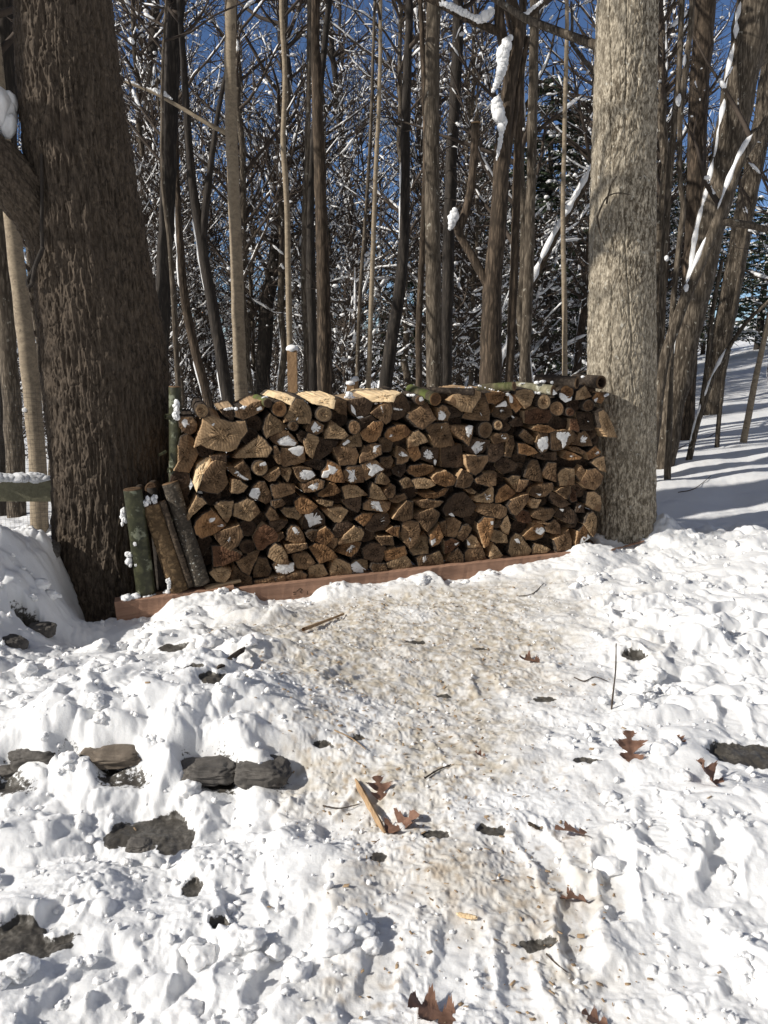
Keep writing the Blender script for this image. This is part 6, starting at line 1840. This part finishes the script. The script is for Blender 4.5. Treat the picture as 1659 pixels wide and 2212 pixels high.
# ------------------------------------------------------------------ fence behind the tree and the pile
fence = thing('wire_fence', tuple(at(200, 1100, 6.3)), 'low fence of wooden posts, a snow-topped weathered rail and fine black netting behind the pile', 'fence')
FB = np.array(fence.location)
def box_mb(mb, c, ax, L, w, h, rows=1):
    """Box along ax (unit) from c, width w across, height h, its top at c."""
    ax = np.asarray(ax, float); sd = np.cross(ax, (0, 0, 1)); 
    if np.linalg.norm(sd) < 0.2: sd = np.array((1.0, 0, 0))
    sd /= np.linalg.norm(sd); up = np.cross(sd, ax)
    P = []
    for s in (0, L):
        for a, b in ((-w / 2, 0), (w / 2, 0), (w / 2, -h), (-w / 2, -h)):
            P.append(c + ax * s + sd * a + up * b)
    mb.add(P, [(0, 1, 2, 3), (7, 6, 5, 4), (0, 4, 5, 1), (1, 5, 6, 2), (2, 6, 7, 3), (3, 7, 4, 0)])
r0 = at(-260, 1030, 5.75); r1 = at(112, 1035, 6.05)
ra = (r1 - r0); rl = np.linalg.norm(ra); ra /= rl
mb = MB(); box_mb(mb, r0 + np.array((0, 0, 0.0)), ra, rl, 0.045, 0.155)
ro = mb.build('rail', MT['rail'], fence, FB, flat=True)
mb = MB(); gq = np.random.default_rng(4)
for k in range(60):
    s = gq.random(); hgt = 0.022 + 0.02 * math.sin(s * 9 + 1) + 0.012 * math.sin(s * 23)
    blob(mb, r0 + ra * rl * s + np.array((0, gq.normal(0, 0.008), 0.004)), 0.04, ICO2, 0.3, 1.5, k, (1.5, 0.75, max(0.25, hgt / 0.04)))
so_ = mb.build('snow_cap', MT['snow'], ro, FB)
for px, top, w, Y, hs in [(632, 757, 20, 6.9, 0.05), (757, 830, 15, 7.4, 0.035), (768, 822, 12, 8.0, 0.045), (-150, 1000, 24, 5.9, 0.05)]:
    p = at(px, top, Y); wd = w / FP * Y
    gz = float(base_z(p[0], p[1])) - 0.2
    mb = MB(); P = []
    box_mb(mb, p, (0, 0, -1), p[2] - gz, wd, wd)
    V = np.concatenate(mb.v); V[:, 1] += 0; 
    o = mb.build('post', MT['post'], fence, FB, flat=True)
    c = V[:4].mean(0)
    mb = MB(); blob(mb, c + np.array((0, 0, hs * 0.25)), wd * 0.66, ICO3, 0.12, 1.2, int(px) + 200, (1, 1, hs / wd * 0.95), amp2=0.03)
    mb.build('snow_cap', MT['snow'], o, FB)
# netting
n0 = at(-300, 900, 6.0); n1 = at(640, 850, 7.0)
na = np.array((n1[0] - n0[0], n1[1] - n0[1], 0)); nl = np.linalg.norm(na); na /= nl
mb = MB(); ztop, zbot = 1.12, -0.1
xs = np.arange(0, nl, 0.030); zs = np.arange(zbot, ztop, 0.030)
A = np.stack([np.stack([n0[0] + na[0] * xs, n0[1] + na[1] * xs, np.full(len(xs), zz)], 1) for zz in (zbot, ztop)], 1)
mb.tubes(A, np.full(A.shape[:2], 0.0008), 3)
A = np.stack([np.stack([np.full(len(zs), n0[0] + na[0] * xx), np.full(len(zs), n0[1] + na[1] * xx), zs], 1) for xx in (0, nl)], 1)
mb.tubes(A, np.full(A.shape[:2], 0.0008), 3)
mb.build('netting', MT['wire'], fence, FB)

# ------------------------------------------------------------------ stones of the low edge at the left
def stone(px, py, wpx_, asp, Y, m, label, seed, hide=0.5, dep=0.8):
    p = at(px, py, Y); r = wpx_ / FP * Y * 0.5
    mb = MB(); v, f = ICO4
    n = 0.35 * noise3(v[:, 0] * 1.3 + seed, v[:, 1] * 1.3, v[:, 2] * 1.3, seed) + 0.16 * noise3(v[:, 0] * 4 + seed, v[:, 1] * 5, v[:, 2] * 5, seed + 1) + 0.035 * noise3(v[:, 0] * 16, v[:, 1] * 16 + seed, v[:, 2] * 16, seed + 2)
    q = np.sign(v) * np.abs(v) ** 0.62
    V = q * (1 + n)[:, None] * np.array((r, r * dep, r * asp))
    mb.add(V + p, tris=f)
    return tag(mb.build('stone', MT[m], None, p), label, 'stone', 'stones of the low edge showing through the snow')
stone(85, 1632, 120, 0.42, 2.98, 'stone', 'dark rounded stone under a snow overhang at the left edge', 1)
stone(15, 1665, 90, 0.45, 2.95, 'stone', 'dark stone cut off by the left frame edge', 2)
stone(62, 1700, 75, 0.5, 2.90, 'stonebrown', 'small brown stone with a sunlit face below the dark rounded one', 3)
stone(255, 1625, 150, 0.26, 2.98, 'stonebrown', 'flat brown stone slab capped with snow', 4)
stone(215, 1690, 120, 0.40, 2.92, 'stone', 'grey stone in shade below the flat brown slab', 5)
stone(345, 1668, 110, 0.36, 2.93, 'stone', 'grey stone right of the flat brown slab', 6)
stone(450, 1665, 130, 0.32, 2.90, 'stone', 'long low grey stone under the middle of the snow edge', 7)
stone(565, 1668, 130, 0.40, 2.88, 'stone', 'broad grey stone at the right end of the stony edge', 8)
stone(95, 1190, 70, 0.7, 4.95, 'stone', 'dark stone tucked under the snow mound by the furrowed tree', 9)
stone(88, 1362, 62, 0.55, 4.25, 'stone', 'dark stone in a hollow left of the furrowed tree foot', 10)
stone(20, 1395, 75, 0.6, 4.0, 'stone', 'dark stone below the snow mound at the left edge', 11)
stone(300, 1825, 60, 0.3, 2.46, 'stone', 'flat wet stone peeping out of kicked snow', 12)

# ------------------------------------------------------------------ loose crumbs of snow
mb = MB(); gq = np.random.default_rng(8)
v0, f0 = ICO1
cand = []
while len(cand) < 2600:
    y = 1.35 + 4.4 * gq.random() ** 1.2; x = (gq.random() - 0.5) * (1.5 + y * 1.1)
    j, i = int((y - GY0) / GS), int((x - GX0) / GS)
    if not (0 <= j < len(gy) and 0 <= i < len(gx)) or hill[j, i] > 0.2 or (wgt[j, i] > 0.2 and gq.random() < 0.6) or DN[j, i] < 0.03 or BARE[j, i] > 0.25: continue
    r = (0.003 + 0.011 * gq.random() ** 3) * (1 - 0.45 * trod[j, i])
    cand.append((x, y, HZ[j, i] + r * 0.3, r))
cand = np.array(cand)
n = len(cand)
V = v0[None] * (cand[:, 3][:, None, None]) * (0.5 + 0.9 * gq.random((n, len(v0), 1))) * (0.7 + 0.6 * gq.random((n, 1, 3)))
V = V + cand[:, None, :3]
mb.add(V, tris=(f0[None] + (np.arange(n) * len(v0))[:, None, None]).reshape(-1, 3))
tag(mb.build('snow_crumbs', MT['snow']), 'loose crumbs of kicked-up snow', None, kind='stuff')
# larger clods thrown up by boots and shovel
mb = MB(); placed = 0
while placed < 230:
    y = 1.5 + 4.0 * gq.random() ** 1.1; x = (gq.random() - 0.5) * (1.4 + y * 1.0)
    j, i = int((y - GY0) / GS), int((x - GX0) / GS)
    if not (0 <= j < len(gy) and 0 <= i < len(gx)) or hill[j, i] > 0.2 or trod[j, i] > 0.45 or BARE[j, i] > 0.2 or DN[j, i] < 0.06: continue
    r = 0.012 + 0.030 * gq.random() ** 2
    cx_, cy_ = x, y
    for q_ in range(1 + int(3 * gq.random())):
        blob(mb, (cx_, cy_, float(ground_z(cx_, cy_)) + r * 0.15), r, ICO3, 0.55, 1.5, placed * 3 + q_, (1.15, 1.0, 0.75), gq.random() * 6, amp2=0.35)
        cx_ += gq.normal(0, r * 1.1); cy_ += gq.normal(0, r * 0.9); r *= 0.8
    placed += 1
tag(mb.build('snow_clods', MT['snow']), 'rough clods of snow turned over by boots', None, kind='stuff')
# sawdust and bark flakes scattered over the path
mb = MB(); n = 1500
pts = []
while len(pts) < n:
    y = 1.4 + 3.6 * gq.random(); x = float(np.interp(y, [1.0, 2.3, 3.0, 4.0, 5.2], [0.30, 0.24, 0.10, 0.10, 0.35])) + gq.normal(0, 0.45)
    j, i = int((y - GY0) / GS), int((x - GX0) / GS)
    if not (0 <= j < len(gy) and 0 <= i < len(gx)) or DN[j, i] < 0.15: continue
    if gq.random() > 0.15 + trod[j, i]: continue
    pts.append((x, y, HZ[j, i] + 0.003))
pts = np.array(pts); a = gq.random(n) * 6.28; L = 0.002 + 0.008 * gq.random(n) ** 2.5; w_ = L * (0.2 + 0.4 * gq.random(n))
dx = np.stack([np.cos(a), np.sin(a), gq.normal(0, 0.3, n)], 1) * L[:, None]; dy = np.stack([-np.sin(a), np.cos(a), gq.normal(0, 0.3, n)], 1) * w_[:, None]; up_ = np.array((0, 0, 0.0012))
V = np.stack([pts - dx - dy, pts + dx - dy, pts + dx + dy, pts - dx + dy, pts - dx * .9 - dy * .9 + up_, pts + dx * .9 - dy * .9 + up_, pts + dx * .9 + dy * .9 + up_, pts - dx * .9 + dy * .9 + up_], 1)
q = np.array([(0, 3, 2, 1), (4, 5, 6, 7), (0, 1, 5, 4), (1, 2, 6, 5), (2, 3, 7, 6), (3, 0, 4, 7)])
mb.add(V, (q[None] + (np.arange(n) * 8)[:, None, None]).reshape(-1, 4))
tag(mb.build('wood_flecks', MT['board']), 'flecks of bark and sawdust trodden into the snow', None, kind='stuff')

# ------------------------------------------------------------------ leaves, sticks, chips on the snow
def leaf(px, py, size, rot, label, seed, tilt=(0.2, 0.1), curl=0.35, lobes=5, stem=True):
    p = ground_hit(px, py); g = np.random.default_rng(seed)
    d = np.linalg.norm(p - np.array((0, 0, CAM_Z))); Lw = 0.86 * size / FP * d
    # lobed outline of an oak or maple leaf, left and right of a midrib
    n = 64
    t = np.linspace(0, 1, n)
    prof = np.sin(np.pi * t ** 0.8) ** 0.6 * (0.10 + 0.44 * np.abs(np.sin(t * math.pi * lobes * 0.5 + 0.3)) ** 1.4) * (1 + 0.12 * g.normal(0, 1, n) * (t > 0.05) * (t < 0.97))
    prof2 = np.sin(np.pi * t ** 0.8) ** 0.6 * (0.10 + 0.42 * np.abs(np.sin(t * math.pi * lobes * 0.5 + 0.6)) ** 1.4) * (1 + 0.12 * g.normal(0, 1, n) * (t > 0.05) * (t < 0.97))
    prof[0] = prof2[0] = 0.012; prof[-1] = prof2[-1] = 0.004
    K = 5; V = []
    for k in range(n):
        for s in np.concatenate([-np.linspace(1, 0, K), np.linspace(0, 1, K)[1:]]):
            wv = (prof[k] if s < 0 else prof2[k]) * s
            z = curl * (wv ** 2) * 1.6 + 0.10 * curl * math.sin(t[k] * 5 + seed) + 0.05 * curl * math.sin(wv * 14 + seed) + 0.25 * curl * (t[k] - 0.5) ** 2
            V.append((wv, t[k] - 0.5 + 0.35 * abs(wv) ** 1.2, z))
    V = np.array(V) * Lw; m = 2 * K - 1
    idx = np.arange(n * m).reshape(n, m)
    q = np.stack([idx[:-1, :-1], idx[:-1, 1:], idx[1:, 1:], idx[1:, :-1]], -1).reshape(-1, 4)
    Mx = (Matrix.Rotation(R(rot), 3, 'Z') @ Matrix.Rotation(tilt[0], 3, 'X') @ Matrix.Rotation(tilt[1], 3, 'Y'))
    Mx = np.array(Mx)
    mb = MB(); mb.add(V @ Mx.T, q)
    if stem:
        s = np.linspace(0, 1, 8)[:, None]
        P = np.array((0, -0.5 * Lw, 0)) + np.concatenate([0.12 * Lw * s * s, -0.45 * Lw * s, 0.10 * Lw * s], 1)
        mb.tubes(P @ Mx.T, np.full(8, 0.0013), 5)
    V0 = np.concatenate(mb.v); zs = ground_z(V0[:, 0] + p[0], V0[:, 1] + p[1])
    off = np.percentile(zs - V0[:, 2], 80) + 0.003
    o = mb.build('dry_leaf', MT['leaf']); o.location = (p[0], p[1], off)
    tag(o, label, 'leaf', 'dry brown leaves on the snow')
leaf(820, 1722, 66, 15, 'brown leaf standing up behind the split wood splinter', 1, (0.7, 0.2))
leaf(868, 1782, 92, -55, 'largest crumpled brown leaf, right beside the wood splinter', 2, (0.3, -0.2), 0.5)
leaf(1360, 1632, 80, 5, 'reddish brown leaf standing upright in loose snow', 3, (0.9, 0.2))
leaf(1530, 1695, 82, 40, 'curled brown leaf lit by the sun near the bare wet patch', 4, (0.5, 0.3), 0.6)
leaf(1238, 1810, 86, 85, 'brown leaf half under a small snow chunk in the trodden path', 5, (0.15, 0.3))
leaf(1238, 1953, 64, 80, 'narrow curled brown leaf below the leaf with the snow chunk', 6, (0.15, 0.5), 0.7)
leaf(1145, 1432, 58, 80, 'small torn brown leaf on the dirty snow near the pile', 7, (0.4, 0.2), 0.7)
leaf(935, 2195, 118, 75, 'large brown leaf with long stem at the bottom of the path', 8, (0.35, 0.1), 0.4)
leaf(1285, 2208, 60, 60, 'leaf tip poking in at the bottom frame edge', 9, (0.2, 0.2))
leaf(1036, 1637, 30, 60, 'tiny reddish leaf scrap in the middle of the path', 10, (0.2, 0.2), 0.6, stem=False)
leaf(1470, 1602, 26, 30, 'tiny brown leaf scrap above the curled sunlit leaf', 11, (0.4, 0.2), 0.6, stem=False)

def stick(pts, r, label, cat, seed, m='twig', name='twig', lift=0.006, up=None, rough=0.1):
    g = np.random.default_rng(seed)
    P = np.array([ground_hit(x, y) for x, y in pts]) if up is None else up
    if up is None:
        P[:, 2] = np.interp(np.arange(len(P)), [0, len(P) - 1], [P[0, 2], P[-1, 2]]) * 0.5 + P[:, 2] * 0.5 + lift
    C = catmull(P, 24)
    rr = np.linspace(r, r * 0.55, 24) * (1 + g.normal(0, rough, 24))
    mb = MB(); mb.tubes(C, rr, 7)
    tag(mb.build(name, MT[m], None, P[0]), label, cat)
stick([(655, 1366), (690, 1352), (742, 1332)], 0.010, 'brown stick lying on the snow just below the timber', 'stick', 1, 'split', 'stick', 0.015)
stick([(698, 1744), (735, 1748), (778, 1740)], 0.0028, 'thin dark twig pointing at the wood splinter', 'twig', 2)
stick([(918, 1684), (945, 1668), (974, 1655)], 0.0035, 'short dark twig above the wood splinter', 'twig', 3)
stick([(722, 1580), (760, 1600), (790, 1622)], 0.003, 'thin tan twig in trodden snow left of the path middle', 'twig', 4, 'board')
stick([(1240, 1466), (1262, 1474), (1285, 1464), (1312, 1474)], 0.003, 'arched dark twig beside the upright sprout', 'twig', 5)
p0 = ground_hit(1320, 1532); stick(None, 0.004, 'upright bare sprout poking out of the snow right of the path', 'sprout', 6, up=np.array([p0 - (0, 0, 0.03), p0 + (0.005, 0, 0.08), p0 + (0.012, 0.01, 0.16), at(1331, 1390, p0[1] + 0.02)]))
stick([(1180, 2065), (1200, 2085), (1225, 2105)], 0.0025, 'thin twig by the muddy hole low in the path', 'twig', 7)
stick([(1120, 1290), (1150, 1285), (1175, 1262)], 0.003, 'thin twig lying below the right end of the timber', 'twig', 8)
stick([(1455, 975), (1500, 955), (1535, 945), (1560, 920)], 0.006, 'forked-looking twig lying on the slope by the saplings', 'twig', 9)
stick([(1465, 1065), (1500, 1058), (1535, 1030)], 0.004, 'thin twig on the smooth snow right of the grey tree', 'twig', 10)
# the split splinter, chips and bark
def chunk(px0, py0, px1, py1, w, th, m, name, label, cat, seed, lift=0.01):
    a = ground_hit(px0, py0); b = ground_hit(px1, py1); a[2] = ground_z(a[0], a[1]) + lift; b[2] = ground_z(b[0], b[1]) + lift
    g = np.random.default_rng(seed); ax = b - a; L = np.linalg.norm(ax); ax /= L
    sd = np.cross(ax, (0, 0, 1)); sd /= np.linalg.norm(sd); up = np.cross(sd, ax)
    n = 16; prof = np.array([(-1, -0.2), (-0.6, 0.5), (0.1, 0.9), (0.8, 0.5), (1, -0.3), (0.2, -0.6)])
    V = []
    for k in range(n + 1):
        s = k / n; tpr = min(1, 0.25 + 5 * s, 0.35 + 4 * (1 - s))
        for x, z in prof:
            V.append(a + ax * (L * s + g.normal(0, 0.002)) + sd * x * w * tpr * (1 + g.normal(0, 0.08)) + up * (z * th * tpr + g.normal(0, 0.0008)))
    m_ = len(prof); ar = np.arange(m_); nx = (ar + 1) % m_
    mb = MB(); mb.add(np.array(V), np.concatenate([np.stack([k * m_ + ar, k * m_ + nx, (k + 1) * m_ + nx, (k + 1) * m_ + ar], 1) for k in range(n)]))
    for k in (0, n):
        for j in range(1, m_ - 1): mb.t.append((np.array([[k * m_, k * m_ + j, k * m_ + j + 1]]), np.zeros(1, int)))
    tag(mb.build(name, MT[m], None, a, flat=True), label, cat)
chunk(768, 1690, 832, 1806, 0.011, 0.012, 'split', 'wood_splinter', 'long split wood splinter lying in the trodden snow beside two leaves', 'wood splinter', 1)
chunk(986, 1982, 1030, 1990, 0.009, 0.006, 'y', 'wood_chip', 'small flat tan wood chip low in the path', 'wood chip', 2)
chunk(470, 1452, 528, 1405, 0.018, 0.010, 'logbark', 'bark_slab', 'curved brown slab of bark in the snow left of the path', 'bark', 3)
chunk(1345, 1185, 1392, 1172, 0.012, 0.008, 'timber', 'bark_piece', 'reddish chip at the snowy foot of the grey tree', 'wood chip', 4)
chunk(1320, 1192, 1345, 1186, 0.009, 0.010, 'timber', 'bark_piece', 'smaller reddish chip beside the grey tree foot', 'wood chip', 5)
chunk(1140, 1785, 1165, 1800, 0.007, 0.005, 'logbark', 'bark_piece', 'dark scrap of bark near the leaf with the snow chunk', 'bark', 6)
